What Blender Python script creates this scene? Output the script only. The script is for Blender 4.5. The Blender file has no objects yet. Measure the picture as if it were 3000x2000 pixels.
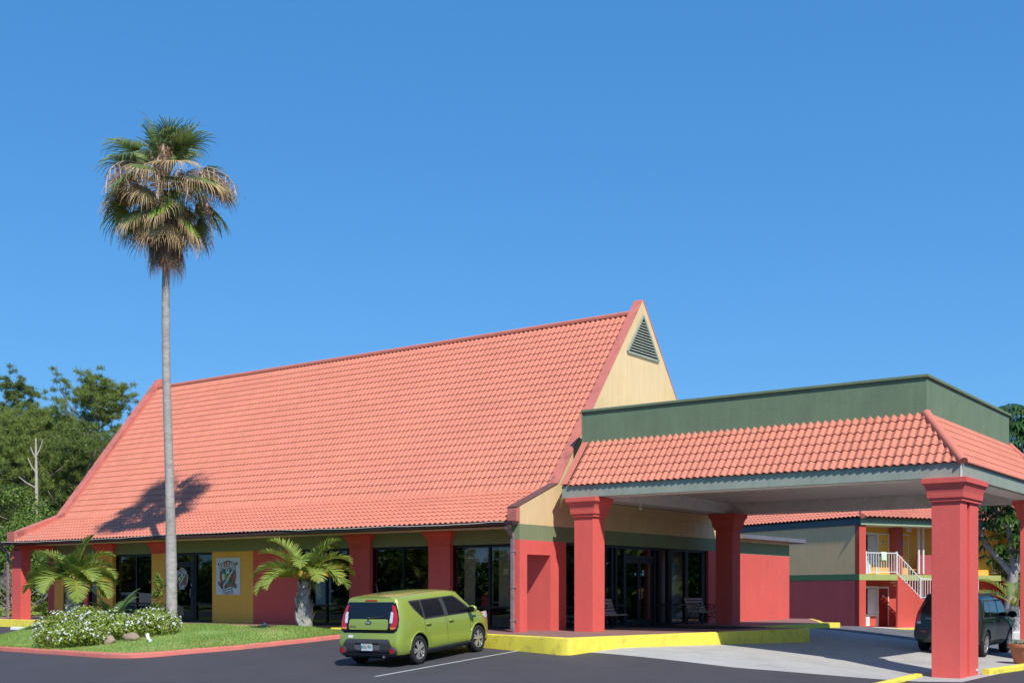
import bpy, bmesh, math, random
import numpy as np
from mathutils import Vector, Matrix
random.seed(7)
RNG = np.random.default_rng(11)
PI = math.pi
SC = bpy.context.scene
COL = SC.collection

# ---------------------------------------------------------------- camera, sky, sun
TH = math.radians(35.93)
HC = 1.44
cam_d = bpy.data.cameras.new('camera')
cam = bpy.data.objects.new('camera', cam_d)
COL.objects.link(cam)
cam.location = (0, 0, HC)
cam.rotation_euler = (PI / 2, 0, TH)
cam_d.sensor_width = 36
cam_d.sensor_fit = 'HORIZONTAL'
cam_d.lens = 36 * 3479.35 / 3000
cam_d.shift_y = 727.8 / 3000
cam_d.clip_start = 0.2
cam_d.clip_end = 3000
SC.camera = cam

SUN = Vector((0.73, -0.485, 1.0)).normalized()
sun_el = math.asin(SUN.z)
SKY_G = 0.47
SKY_K = (0.61, 1.25, 1.985)
world = bpy.data.worlds.new('World')
SC.world = world
world.use_nodes = True
wn = world.node_tree
wn.nodes.clear()
w_out = wn.nodes.new('ShaderNodeOutputWorld')
w_bg = wn.nodes.new('ShaderNodeBackground')
sky = wn.nodes.new('ShaderNodeTexSky')
sky.sky_type = 'NISHITA'
sky.sun_disc = False
sky.sun_elevation = sun_el
sky.sun_rotation = math.atan2(SUN.x, SUN.y)
sky.altitude = 0
sky.air_density = 1.0
sky.dust_density = 0.25
sky.ozone_density = 2.2
w_hs = wn.nodes.new('ShaderNodeHueSaturation')
w_hs.inputs['Saturation'].default_value = 1.34
w_gm = wn.nodes.new('ShaderNodeGamma')
w_gm.inputs[1].default_value = SKY_G
w_mul = wn.nodes.new('ShaderNodeMix'); w_mul.data_type = 'RGBA'; w_mul.blend_type = 'MULTIPLY'
w_mul.inputs[0].default_value = 1.0
w_mul.inputs[7].default_value = (*SKY_K, 1)
wn.links.new(sky.outputs[0], w_hs.inputs['Color'])
wn.links.new(w_hs.outputs[0], w_gm.inputs[0])
wn.links.new(w_gm.outputs[0], w_mul.inputs[6])
wn.links.new(w_mul.outputs[2], w_bg.inputs[0])
w_bg.inputs[1].default_value = 0.13
wn.links.new(w_bg.outputs[0], w_out.inputs[0])

sun_l = bpy.data.lights.new('sun', 'SUN')
sun_l.energy = 3.4
sun_l.angle = math.radians(0.53)
sun_l.color = (1.0, 0.95, 0.87)
sun_o = bpy.data.objects.new('sun', sun_l)
COL.objects.link(sun_o)
sun_o.location = (20, -20, 40)
sun_o.rotation_euler = SUN.to_track_quat('Z', 'Y').to_euler()

SC.view_settings.view_transform = 'Standard'
SC.view_settings.look = 'None'
SC.view_settings.exposure = 0.5
SC.view_settings.gamma = 1.0
SC.view_settings.use_curve_mapping = False
SC.render.engine = 'CYCLES'
SC.cycles.use_denoising = True
SC.cycles.max_bounces = 8
SC.cycles.diffuse_bounces = 5
SC.cycles.transparent_max_bounces = 12
SC.cycles.caustics_reflective = False
SC.cycles.caustics_refractive = False


# ---------------------------------------------------------------- helpers
class MB:
    """collects shapes, becomes one mesh object"""
    def __init__(s):
        s.v = []; s.f = []; s.m = []

    def add(s, vs, fs, mi=0):
        b = len(s.v)
        s.v.extend(tuple(map(float, p)) for p in vs)
        for f in fs:
            s.f.append(tuple(i + b for i in f)); s.m.append(mi)
        return s

    def poly(s, pts, mi=0):
        return s.add(pts, [tuple(range(len(pts)))], mi)

    def box(s, x0, x1, y0, y1, z0, z1, mi=0):
        return s.hexa([(x0, y0, z0), (x1, y0, z0), (x1, y1, z0), (x0, y1, z0),
                       (x0, y0, z1), (x1, y0, z1), (x1, y1, z1), (x0, y1, z1)], mi)

    def hexa(s, p, mi=0):
        return s.add(p, [(0, 3, 2, 1), (4, 5, 6, 7), (0, 1, 5, 4), (1, 2, 6, 5), (2, 3, 7, 6), (3, 0, 4, 7)], mi)

    def prism(s, pts, vec, mi=0):
        n = len(pts); vec = Vector(vec)
        a = [Vector(p) for p in pts]
        b = [p + vec for p in a]
        # orientation
        nrm = Vector((0, 0, 0))
        for i in range(n):
            nrm += a[i].cross(a[(i + 1) % n])
        if nrm.dot(vec) > 0:
            a, b = b, a
        fs = [tuple(range(n)), tuple(range(2 * n - 1, n - 1, -1))]
        for i in range(n):
            j = (i + 1) % n
            fs.append((i, i + n, j + n, j))
        return s.add(a + b, fs, mi)

    def frame(s, i, pts):
        n = len(pts)
        if i == 0: t = pts[1] - pts[0]
        elif i == n - 1: t = pts[-1] - pts[-2]
        else: t = pts[i + 1] - pts[i - 1]
        t = t.normalized()
        u = t.cross(Vector((0, 0, 1)))
        if u.length < 1e-3: u = t.cross(Vector((1, 0, 0)))
        u.normalize()
        return u, u.cross(t).normalized()

    def tube(s, pts, rad, n=8, mi=0, cap=True):
        pts = [Vector(p) for p in pts]
        if not hasattr(rad, '__len__'): rad = [rad] * len(pts)
        vs = []; fs = []
        pu = None
        for i, p in enumerate(pts):
            u, w = s.frame(i, pts)
            if pu is not None and u.dot(pu) < 0: u = -u; w = -w
            pu = u
            for k in range(n):
                a = 2 * PI * k / n
                vs.append(p + (u * math.cos(a) + w * math.sin(a)) * rad[i])
        for i in range(len(pts) - 1):
            for k in range(n):
                k2 = (k + 1) % n
                fs.append((i * n + k, i * n + k2, (i + 1) * n + k2, (i + 1) * n + k))
        if cap:
            fs.append(tuple(range(n - 1, -1, -1)))
            fs.append(tuple((len(pts) - 1) * n + k for k in range(n)))
        return s.add(vs, fs, mi)

    def bar(s, a, b, w, h, mi=0):
        """rectangular bar from a to b, w wide horizontally, h high"""
        a = Vector(a); b = Vector(b); t = (b - a).normalized()
        u = t.cross(Vector((0, 0, 1)))
        if u.length < 1e-3: u = Vector((1, 0, 0))
        u.normalize(); k = u.cross(t).normalized()
        u *= w / 2; k *= h / 2
        return s.hexa([a - u - k, a + u - k, b + u - k, b - u - k, a - u + k, a + u + k, b + u + k, b - u + k], mi)

    def lathe(s, prof, c=(0, 0, 0), n=20, axis='z', mi=0):
        vs = []; fs = []
        for r, z in prof:
            for k in range(n):
                a = 2 * PI * k / n
                p = (r * math.cos(a), r * math.sin(a), z)
                if axis == 'y': p = (p[0], z, -p[1])
                if axis == 'x': p = (z, p[0], p[1])
                vs.append((p[0] + c[0], p[1] + c[1], p[2] + c[2]))
        for i in range(len(prof) - 1):
            for k in range(n):
                k2 = (k + 1) % n
                fs.append((i * n + k, i * n + k2, (i + 1) * n + k2, (i + 1) * n + k))
        return s.add(vs, fs, mi)

    def ball(s, c, r, nu=10, nv=7, mi=0, jit=0.0, rnd=None):
        vs = []; fs = []
        for j in range(nv + 1):
            t = PI * j / nv
            for i in range(nu):
                a = 2 * PI * i / nu
                q = 1 + (rnd.uniform(-jit, jit) if jit else 0)
                vs.append((c[0] + r[0] * q * math.sin(t) * math.cos(a), c[1] + r[1] * q * math.sin(t) * math.sin(a), c[2] + r[2] * q * math.cos(t)))
        for j in range(nv):
            for i in range(nu):
                i2 = (i + 1) % nu
                fs.append((j * nu + i, (j + 1) * nu + i, (j + 1) * nu + i2, j * nu + i2))
        return s.add(vs, fs, mi)

    def grid(s, rows, mi=0, close=False):
        n = len(rows[0]); vs = [p for r in rows for p in r]; fs = []
        for i in range(len(rows) - 1):
            for k in range(n if close else n - 1):
                k2 = (k + 1) % n
                fs.append((i * n + k, i * n + k2, (i + 1) * n + k2, (i + 1) * n + k))
        return s.add(vs, fs, mi)


def wloc(o):
    v = Vector((0, 0, 0))
    while o is not None:
        v += o.location; o = o.parent
    return v


def props(o, label=None, cat=None, group=None, kind=None):
    if label: o['label'] = label
    if cat: o['category'] = cat
    if group: o['group'] = group
    if kind: o['kind'] = kind
    return o


def thing(name, loc, label, cat, group=None, kind=None):
    o = bpy.data.objects.new(name, None)
    o.empty_display_size = 0.3
    COL.objects.link(o); o.location = loc
    return props(o, label, cat, group, kind)


def mesh_from(name, v, f, m=None, mats=(), smooth=False, ang=40):
    me = bpy.data.meshes.new(name)
    me.from_pydata(v, [], f)
    for t in mats: me.materials.append(t)
    if m is not None and len(mats) > 1:
        me.polygons.foreach_set('material_index', m)
    if smooth:
        me.polygons.foreach_set('use_smooth', [True] * len(me.polygons))
        if smooth != 'all':
            me.set_sharp_from_angle(angle=math.radians(ang))
    me.update()
    return me


def obj(name, mb, mats, parent=None, smooth=False, bevel=0, label=None, cat=None, group=None, kind=None, ang=40, orient=False):
    if not isinstance(mats, (list, tuple)): mats = [mats]
    vs = np.array(mb.v, dtype=float)
    c = (vs.min(0) + vs.max(0)) / 2
    if cat and parent is None: c[2] = vs[:, 2].min()
    me = mesh_from(name, (vs - c).tolist(), mb.f, mb.m, mats, smooth, ang)
    if orient:
        b = bmesh.new(); b.from_mesh(me); bmesh.ops.recalc_face_normals(b, faces=b.faces); b.to_mesh(me); b.free()
    o = bpy.data.objects.new(name, me)
    COL.objects.link(o)
    if parent is not None:
        o.location = Vector(c) - wloc(parent); o.parent = parent
    else:
        o.location = c
    if bevel:
        bv = o.modifiers.new('bevel', 'BEVEL'); bv.width = bevel; bv.segments = 2; bv.limit_method = 'ANGLE'; bv.angle_limit = math.radians(35)
    return props(o, label, cat, group, kind)


def inst(name, me, loc, rot=(0, 0, 0), parent=None, scale=(1, 1, 1)):
    """another object on a shared mesh; loc in world space"""
    o = bpy.data.objects.new(name, me)
    COL.objects.link(o)
    if parent is not None:
        o.location = Vector(loc) - wloc(parent); o.parent = parent
    else:
        o.location = loc
    o.rotation_euler = rot; o.scale = scale
    return o


def copy_tree(o, parent=None):
    c = o.copy(); COL.objects.link(c); c.parent = parent
    for ch in list(o.children): copy_tree(ch, c)
    return c


def big(name, V, F, mats, parent=None, kind=None, label=None, mi=None, smooth=False, cat=None, group=None):
    """numpy mesh: V (n,3), F (m,k) all k-gons"""
    V = np.asarray(V, dtype=np.float32); F = np.asarray(F, dtype=np.int32)
    if not isinstance(mats, (list, tuple)): mats = [mats]
    c = (V.min(0) + V.max(0)) / 2
    if cat and parent is None: c[2] = V[:, 2].min()
    me = bpy.data.meshes.new(name)
    k = F.shape[1]
    me.vertices.add(len(V)); me.vertices.foreach_set('co', (V - c).ravel())
    me.loops.add(F.size); me.loops.foreach_set('vertex_index', F.ravel())
    me.polygons.add(len(F)); me.polygons.foreach_set('loop_start', np.arange(0, F.size, k, dtype=np.int32))
    for t in mats: me.materials.append(t)
    if mi is not None: me.polygons.foreach_set('material_index', np.asarray(mi, dtype=np.int32))
    if smooth: me.polygons.foreach_set('use_smooth', np.ones(len(F), dtype=bool))
    me.update(calc_edges=True)
    o = bpy.data.objects.new(name, me); COL.objects.link(o)
    c = Vector([float(q) for q in c])
    if parent is not None:
        o.location = c - wloc(parent); o.parent = parent
    else:
        o.location = c
    return props(o, label, cat, group, kind)


# ---------------------------------------------------------------- materials
def srgb(r, g, b):
    def f(c):
        c /= 255.0
        return c / 12.92 if c <= 0.04045 else ((c + 0.055) / 1.055) ** 2.4
    return (f(r), f(g), f(b))


def nd(nt, t, **kw):
    n = nt.nodes.new(t)
    for k, v in kw.items():
        if k in n.inputs: n.inputs[k].default_value = v
        else: setattr(n, k, v)
    return n


def M(name, col, rough=0.8, var=0.10, vs=2.0, bump=0.0, bs=60.0, spec=0.3, metal=0.0, coat=0.0, streak=0.0,
      dirt=None, dirt_amt=0.0, dirt_s=1.2, rnd=0.0, trans=0.0, island=0.0, emit=None, alpha=1.0, sheen=0.0, fine=0.0, fs=180.0, wv=0.0, ws=0.4, rings=0.0):
    m = bpy.data.materials.new(name); m.use_nodes = True
    nt = m.node_tree; L = nt.links
    b = nt.nodes['Principled BSDF']
    b.inputs['Roughness'].default_value = rough
    b.inputs['Metallic'].default_value = metal
    b.inputs['Specular IOR Level'].default_value = spec
    b.inputs['Coat Weight'].default_value = coat
    b.inputs['Coat Roughness'].default_value = 0.03
    tc = nd(nt, 'ShaderNodeTexCoord')
    cur = nd(nt, 'ShaderNodeRGB'); cur.outputs[0].default_value = (*col, 1)
    out = cur.outputs[0]

    def hsv(fac_out, lo, hi, src):
        mr = nd(nt, 'ShaderNodeMapRange'); mr.inputs['From Min'].default_value = 0.25; mr.inputs['From Max'].default_value = 0.75
        mr.inputs['To Min'].default_value = lo; mr.inputs['To Max'].default_value = hi
        L.new(fac_out, mr.inputs['Value'])
        h = nd(nt, 'ShaderNodeHueSaturation'); L.new(mr.outputs[0], h.inputs['Value']); L.new(src, h.inputs['Color'])
        return h.outputs[0]
    if var:
        n = nd(nt, 'ShaderNodeTexNoise', Scale=vs, Detail=6.0, Roughness=0.62); L.new(tc.outputs['Object'], n.inputs['Vector'])
        out = hsv(n.outputs['Fac'], 1 - var, 1 + var, out)
    if wv:      # slow change over the whole surface, by place
        ge0 = nd(nt, 'ShaderNodeNewGeometry')
        n = nd(nt, 'ShaderNodeTexNoise', Scale=ws, Detail=7.0, Roughness=0.65); L.new(ge0.outputs['Position'], n.inputs['Vector'])
        out = hsv(n.outputs['Fac'], 1 - wv, 1 + wv, out)
    if fine:
        n = nd(nt, 'ShaderNodeTexNoise', Scale=fs, Detail=2.0); L.new(tc.outputs['Object'], n.inputs['Vector'])
        out = hsv(n.outputs['Fac'], 1 - fine, 1 + fine, out)
    if streak:
        mp = nd(nt, 'ShaderNodeMapping'); mp.inputs['Scale'].default_value = (5, 5, 0.35); L.new(tc.outputs['Object'], mp.inputs['Vector'])
        n = nd(nt, 'ShaderNodeTexNoise', Scale=1.3, Detail=5.0, Roughness=0.7); L.new(mp.outputs[0], n.inputs['Vector'])
        out = hsv(n.outputs['Fac'], 1 - streak, 1 + streak * 0.6, out)
    if rings:   # uneven horizontal scars
        mp = nd(nt, 'ShaderNodeMapping'); mp.inputs['Scale'].default_value = (2.2, 2.2, 9.0); L.new(tc.outputs['Object'], mp.inputs['Vector'])
        n = nd(nt, 'ShaderNodeTexNoise', Scale=1.6, Detail=6.0, Roughness=0.75); L.new(mp.outputs[0], n.inputs['Vector'])
        out = hsv(n.outputs['Fac'], 1 - rings, 1 + rings, out)
    if dirt:
        n = nd(nt, 'ShaderNodeTexNoise', Scale=dirt_s, Detail=8.0, Roughness=0.7); L.new(tc.outputs['Object'], n.inputs['Vector'])
        mr = nd(nt, 'ShaderNodeMapRange'); mr.inputs['From Min'].default_value = 0.5; mr.inputs['From Max'].default_value = 0.72
        mr.inputs['To Max'].default_value = dirt_amt; L.new(n.outputs['Fac'], mr.inputs['Value'])
        mx = nd(nt, 'ShaderNodeMix', data_type='RGBA'); L.new(mr.outputs[0], mx.inputs[0]); L.new(out, mx.inputs[6]); mx.inputs[7].default_value = (*dirt, 1)
        out = mx.outputs[2]
    if rnd:
        oi = nd(nt, 'ShaderNodeObjectInfo')
        mr = nd(nt, 'ShaderNodeMapRange'); mr.inputs['To Min'].default_value = 1 - rnd; mr.inputs['To Max'].default_value = 1 + rnd
        L.new(oi.outputs['Random'], mr.inputs['Value'])
        h = nd(nt, 'ShaderNodeHueSaturation'); L.new(mr.outputs[0], h.inputs['Value']); L.new(out, h.inputs['Color']); out = h.outputs[0]
    if island:
        ge = nd(nt, 'ShaderNodeNewGeometry')
        mr = nd(nt, 'ShaderNodeMapRange'); mr.inputs['To Min'].default_value = 1 - island; mr.inputs['To Max'].default_value = 1 + island
        L.new(ge.outputs['Random Per Island'], mr.inputs['Value'])
        mr2 = nd(nt, 'ShaderNodeMapRange'); mr2.inputs['To Min'].default_value = 0.5 - island * 0.06; mr2.inputs['To Max'].default_value = 0.5 + island * 0.05
        mu = nd(nt, 'ShaderNodeMath', operation='MULTIPLY'); mu.inputs[1].default_value = 7.31; L.new(ge.outputs['Random Per Island'], mu.inputs[0])
        fr = nd(nt, 'ShaderNodeMath', operation='FRACT'); L.new(mu.outputs[0], fr.inputs[0]); L.new(fr.outputs[0], mr2.inputs['Value'])
        h = nd(nt, 'ShaderNodeHueSaturation'); L.new(mr.outputs[0], h.inputs['Value']); L.new(mr2.outputs[0], h.inputs['Hue']); L.new(out, h.inputs['Color']); out = h.outputs[0]
    L.new(out, b.inputs['Base Color'])
    if bump:
        n = nd(nt, 'ShaderNodeTexNoise', Scale=bs, Detail=4.0, Roughness=0.6); L.new(tc.outputs['Object'], n.inputs['Vector'])
        bp = nd(nt, 'ShaderNodeBump', Strength=bump, Distance=0.02); L.new(n.outputs['Fac'], bp.inputs['Height']); L.new(bp.outputs[0], b.inputs['Normal'])
    if emit:
        b.inputs['Emission Color'].default_value = (*emit[:3], 1); b.inputs['Emission Strength'].default_value = emit[3]
    if trans:   # thin leaf: light also comes through
        tr = nd(nt, 'ShaderNodeBsdfTranslucent'); L.new(out, tr.inputs['Color'])
        mx = nd(nt, 'ShaderNodeMixShader'); mx.inputs[0].default_value = trans
        L.new(b.outputs[0], mx.inputs[1]); L.new(tr.outputs[0], mx.inputs[2]); L.new(mx.outputs[0], nt.nodes['Material Output'].inputs[0])
    return m


def glass_mat(name, tint, refl=0.10):
    m = bpy.data.materials.new(name); m.use_nodes = True
    nt = m.node_tree; nt.nodes.clear(); L = nt.links
    o = nd(nt, 'ShaderNodeOutputMaterial')
    t = nd(nt, 'ShaderNodeBsdfTransparent'); t.inputs[0].default_value = (*tint, 1)
    g = nd(nt, 'ShaderNodeBsdfGlossy'); g.inputs['Roughness'].default_value = 0.0; g.inputs[0].default_value = (0.95, 0.97, 1, 1)
    tc = nd(nt, 'ShaderNodeTexCoord'); n = nd(nt, 'ShaderNodeTexNoise', Scale=1.4, Detail=1.0); L.new(tc.outputs['Object'], n.inputs['Vector'])
    bp = nd(nt, 'ShaderNodeBump', Strength=0.05, Distance=0.02); L.new(n.outputs['Fac'], bp.inputs['Height']); L.new(bp.outputs[0], g.inputs['Normal'])
    fr = nd(nt, 'ShaderNodeLayerWeight'); fr.inputs['Blend'].default_value = 0.25
    mr = nd(nt, 'ShaderNodeMapRange'); mr.inputs['To Min'].default_value = refl; mr.inputs['To Max'].default_value = 1.0
    L.new(fr.outputs['Fresnel'], mr.inputs['Value'])
    mx = nd(nt, 'ShaderNodeMixShader'); L.new(mr.outputs[0], mx.inputs[0]); L.new(t.outputs[0], mx.inputs[1]); L.new(g.outputs[0], mx.inputs[2])
    L.new(mx.outputs[0], o.inputs[0])
    return m


RED_C = (0.79, 0.130, 0.108)
MT = {}
MT['red'] = M('red_stucco', RED_C, 0.85, 0.06, 1.3, bump=0.22, bs=11, streak=0.06, dirt=(0.58, 0.115, 0.085), dirt_amt=0.6, dirt_s=0.7, fine=0.03, fs=14)
MT['red_pier'] = M('red_stucco_pier', (0.79, 0.130, 0.108), 0.85, 0.06, 1.3, bump=0.22, bs=12, streak=0.08, dirt=(0.45, 0.11, 0.075), dirt_amt=0.45, dirt_s=1.0, fine=0.03, fs=14)
MT['red_trim'] = M('red_parapet', (0.60, 0.185, 0.145), 0.85, 0.14, 2.5, bump=0.2, bs=40, dirt=(0.16, 0.075, 0.07), dirt_amt=0.85, dirt_s=1.6)
MT['dark_cap'] = M('mildewed_cap', (0.16, 0.075, 0.068), 0.9, 0.2, 4, bump=0.2, bs=40)
MT['cream'] = M('cream_stucco', (0.80, 0.585, 0.315), 0.85, 0.05, 1.0, bump=0.22, bs=45, streak=0.10, dirt=(0.72, 0.48, 0.19), dirt_amt=0.5, dirt_s=0.8)
MT['yellow'] = M('ochre_stucco', (0.95, 0.50, 0.095), 0.85, 0.06, 1.2, bump=0.22, bs=45, streak=0.05)
MT['green'] = M('sage_stucco', (0.24, 0.285, 0.15), 0.85, 0.08, 1.2, bump=0.2, bs=45, streak=0.10)
MT['para'] = M('parapet_green', (0.18, 0.245, 0.145), 0.75, 0.10, 0.7, bump=0.25, bs=9, streak=0.10, dirt=(0.13, 0.18, 0.11), dirt_amt=0.5, dirt_s=0.9)
MT['fascia'] = M('fascia_green', (0.34, 0.375, 0.30), 0.75, 0.10, 1.2, bump=0.1, bs=40, streak=0.14)
MT['tile'] = M('coral_tile', (0.59, 0.202, 0.130), 0.55, 0.05, 3.0, spec=0.35, rnd=0.045, island=0.04, wv=0.07, ws=0.45)
MT['ridge'] = M('coral_ridge', (0.63, 0.20, 0.135), 0.6, 0.07, 3.0)
MT['under'] = M('roof_deck', (0.10, 0.05, 0.045), 0.9)
MT['white'] = M('white_paint', (0.78, 0.77, 0.74), 0.6, 0.04, 2, streak=0.05)
MT['soffit'] = M('soffit_paint', (0.84, 0.79, 0.74), 0.7, 0.06, 2.0, dirt=(0.35, 0.28, 0.22), dirt_amt=0.4, dirt_s=2.0)
MT['beam'] = M('beam_paint', (0.82, 0.79, 0.77), 0.75, 0.07, 1.6, bump=0.1, bs=30, dirt=(0.36, 0.30, 0.26), dirt_amt=0.5, dirt_s=1.8)
MT['wood_soffit'] = M('cream_soffit', (0.84, 0.72, 0.56), 0.75, 0.12, 3.0)
MT['gutter'] = M('brown_gutter', (0.10, 0.055, 0.058), 0.45, 0.15, 3)
MT['downspout'] = M('downspout_paint', (0.30, 0.21, 0.22), 0.5, 0.25, 5, dirt=(0.10, 0.06, 0.06), dirt_amt=0.6, dirt_s=4)
MT['frame'] = M('black_frame', (0.012, 0.011, 0.013), 0.35, 0.1)
MT['pane'] = glass_mat('window_glass', (0.78, 0.78, 0.80), 0.06)
MT['lobby_pane'] = glass_mat('lobby_glass', (0.74, 0.74, 0.74), 0.07)
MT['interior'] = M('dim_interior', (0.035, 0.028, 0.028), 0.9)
MT['curtain'] = M('tan_curtain', (0.74, 0.55, 0.33), 0.9, 0.12, 4)
MT['valance'] = M('white_valance', (0.7, 0.68, 0.7), 0.9, 0.06, 4)
MT['blind'] = M('pale_blind', (0.62, 0.68, 0.68), 0.7, 0.06, 4)
MT['curb_y'] = M('yellow_curb_paint', (0.86, 0.72, 0.085), 0.6, 0.07, 2.0, bump=0.15, bs=25, dirt=(0.38, 0.30, 0.07), dirt_amt=0.6, dirt_s=2.6, wv=0.06, ws=1.5)
MT['curb_r'] = M('red_curb_paint', (0.66, 0.19, 0.15), 0.8, 0.09, 3.0, bump=0.25, bs=30, dirt=(0.33, 0.19, 0.17), dirt_amt=0.7, dirt_s=2.8, wv=0.08, ws=1.2)
MT['porch'] = M('brown_porch_paint', (0.28, 0.155, 0.13), 0.7, 0.12, 1.2, dirt=(0.20, 0.12, 0.11), dirt_amt=0.6, dirt_s=0.8)
MT['metal_roof'] = M('galvanised_edge', (0.30, 0.29, 0.33), 0.4, 0.2, 3, metal=0.4)
MT['wood'] = M('bench_wood', (0.40, 0.27, 0.22), 0.6, 0.18, 9)
MT['iron'] = M('cast_iron', (0.012, 0.013, 0.02), 0.45)
MT['mat'] = M('door_mat', (0.012, 0.011, 0.014), 0.95, 0.2, 8)
MT['terracotta'] = M('terracotta', (0.50, 0.175, 0.085), 0.75, 0.10, 4, dirt=(0.45, 0.27, 0.18), dirt_amt=0.4, dirt_s=3)
MT['rock'] = M('limestone', (0.36, 0.28, 0.20), 0.9, 0.35, 5, bump=1.0, bs=9)
MT['tyre'] = M('tyre_rubber', (0.022, 0.022, 0.024), 0.75, 0.15, 8)
MT['alloy'] = M('alloy', (0.55, 0.55, 0.56), 0.3, 0, metal=0.7)
MT['dark'] = M('dark_void', (0.006, 0.006, 0.007), 0.8, 0)
MT['plastic'] = M('grey_plastic', (0.055, 0.057, 0.062), 0.5, 0.08, 5)
MT['plastic_l'] = M('grey_plastic_recess', (0.14, 0.145, 0.155), 0.5, 0.05, 5)
MT['car_glass'] = M('car_glass', (0.008, 0.010, 0.015), 0.03, 0, spec=0.5, coat=0.15)
MT['red_lens'] = M('red_lens', (0.52, 0.008, 0.018), 0.12, 0.0, spec=0.6, coat=0.5)
MT['clear_lens'] = M('clear_lens', (0.62, 0.66, 0.70), 0.12, 0.2, 30, spec=0.6, coat=0.5)
MT['amber'] = M('amber_lens', (0.85, 0.25, 0.02), 0.15, 0, spec=0.6, coat=0.4)
MT['chrome'] = M('chrome', (0.75, 0.76, 0.78), 0.12, 0, metal=1.0)

# ---------------------------------------------------------------- ground
def smooth01(t):
    t = np.clip(t, 0, 1); return t * t * (3 - 2 * t)


def gnd(x, y):
    """height of the paved ground: it falls away from the porch towards the camera and to the driveway's far side"""
    x = np.asarray(x, float); y = np.asarray(y, float)
    t = np.clip((x + 14.9) / 7.0, 0, 1); s = 0.35 * t * t * (3 - 2 * t) + 0.65 * t
    z = 0.05 - 0.55 * s - np.clip((24.8 - y) * 0.07, 0, 0.5) * (1 - s)
    z = z + 0.13 * smooth01((y - 32.5) / 4.5) * (1 - s)
    t = smooth01((y - 40) / 14)
    return z * (1 - t) - 0.57 * t


def sheet(name, X, Y, zoff, mat, kind='structure'):
    """grid sheet following the ground; X, Y are 2-d arrays"""
    Z = gnd(X, Y) + zoff
    n, m = X.shape
    V = np.stack([X, Y, Z], -1).reshape(-1, 3)
    i = np.arange(n * m).reshape(n, m)
    F = np.stack([i[:-1, :-1], i[1:, :-1], i[1:, 1:], i[:-1, 1:]], -1).reshape(-1, 4)
    # keep normals up
    a, b, c = V[F[0, 0]], V[F[0, 1]], V[F[0, 3]]
    if np.cross(b - a, c - a)[2] < 0: F = F[:, ::-1]
    return big(name, V, F, mat, kind=kind, smooth=True)


asphalt = M('asphalt', (0.073, 0.068, 0.075), 0.75, 0.08, 0.30, bump=0.4, bs=110, fine=0.13, fs=60, spec=0.25, wv=0.05, ws=1.7, dirt=(0.05, 0.047, 0.05), dirt_amt=0.5, dirt_s=0.9)
rough_asphalt = M('worn_asphalt', (0.15, 0.147, 0.148), 0.9, 0.3, 1.6, bump=0.4, bs=60, fine=0.25, fs=30)
concrete = M('driveway_concrete', (0.445, 0.43, 0.40), 0.85, 0.09, 0.9, bump=0.25, bs=70, fine=0.13, fs=45, dirt=(0.27, 0.26, 0.25), dirt_amt=0.5, dirt_s=0.7, wv=0.07, ws=0.8)
soil = M('leaf_litter', (0.20, 0.14, 0.075), 0.95, 0.35, 1.5, bump=0.6, bs=15, fine=0.3, fs=25, dirt=(0.09, 0.11, 0.03), dirt_amt=0.8, dirt_s=0.5)
line_paint = M('line_paint', (0.50, 0.49, 0.49), 0.8, 0.15, 3, fine=0.25, fs=40)

ax = np.concatenate([[-900, -500, -300, -200, -140, -110, -90], np.arange(-80, 20.01, 0.5), [26, 34, 45, 60, 90, 150, 300, 600, 900]])
ay = np.concatenate([[-600, -300, -150, -90, -60, -40, -25, -15, -8, -3], np.arange(0, 70.01, 0.5), [76, 85, 100, 130, 200, 400, 900]])
X, Y = np.meshgrid(ax, ay, indexing='ij')
sheet('parking_lot', X, Y, 0.0, asphalt)

# concrete driveway under the canopy
u = np.linspace(0, 1, 24); v = np.linspace(0, 1, 40)
U, Vv = np.meshgrid(u, v, indexing='ij')
xs = -16.2 + U * (16.2 - 7.02)
yf = np.interp(xs, [-16.2, -15.2, -11.35, -8.1, -7.0], [23.75, 23.72, 23.98, 25.35, 25.9])
ys = yf + Vv * (37.5 - yf)
sheet('driveway', xs, ys, 0.004, concrete)
# worn old asphalt beyond the driveway
xs = -18.0 + U * 14; ys = 37.5 + Vv * 26
sheet('service_road', xs, ys, 0.004, rough_asphalt)
# woodland floor behind and left of the restaurant
xs = -120 + U * 74; ys = 26.0 + Vv * 70
sheet('woodland_floor', xs, ys, 0.004, soil)
# grass and soil verge on the far side of the car park, behind the camera
xs = -150 + U * 180; ys = -75 + Vv * 58
sheet('far_verge', xs, ys, 0.006, M('verge_grass', (0.13, 0.17, 0.045), 0.95, 0.3, 0.4, bump=0.5, bs=10))


def strip(name, pts, w, zoff, mat, n=14):
    P = np.array(pts, float)
    d = np.r_[0, np.cumsum(np.hypot(*np.diff(P, axis=0).T))]
    t = np.linspace(0, d[-1], n)
    x = np.interp(t, d, P[:, 0]); y = np.interp(t, d, P[:, 1])
    tx = np.gradient(x); ty = np.gradient(y); l = np.hypot(tx, ty); nx = -ty / l; ny = tx / l
    Xs = np.stack([x - nx * w / 2, x + nx * w / 2], -1); Ys = np.stack([y - ny * w / 2, y + ny * w / 2], -1)
    return sheet(name, Xs, Ys, zoff, mat)


strip('parking_line', [(-17.05, 18.6), (-16.86, 24.1)], 0.085, 0.005, line_paint)


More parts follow.
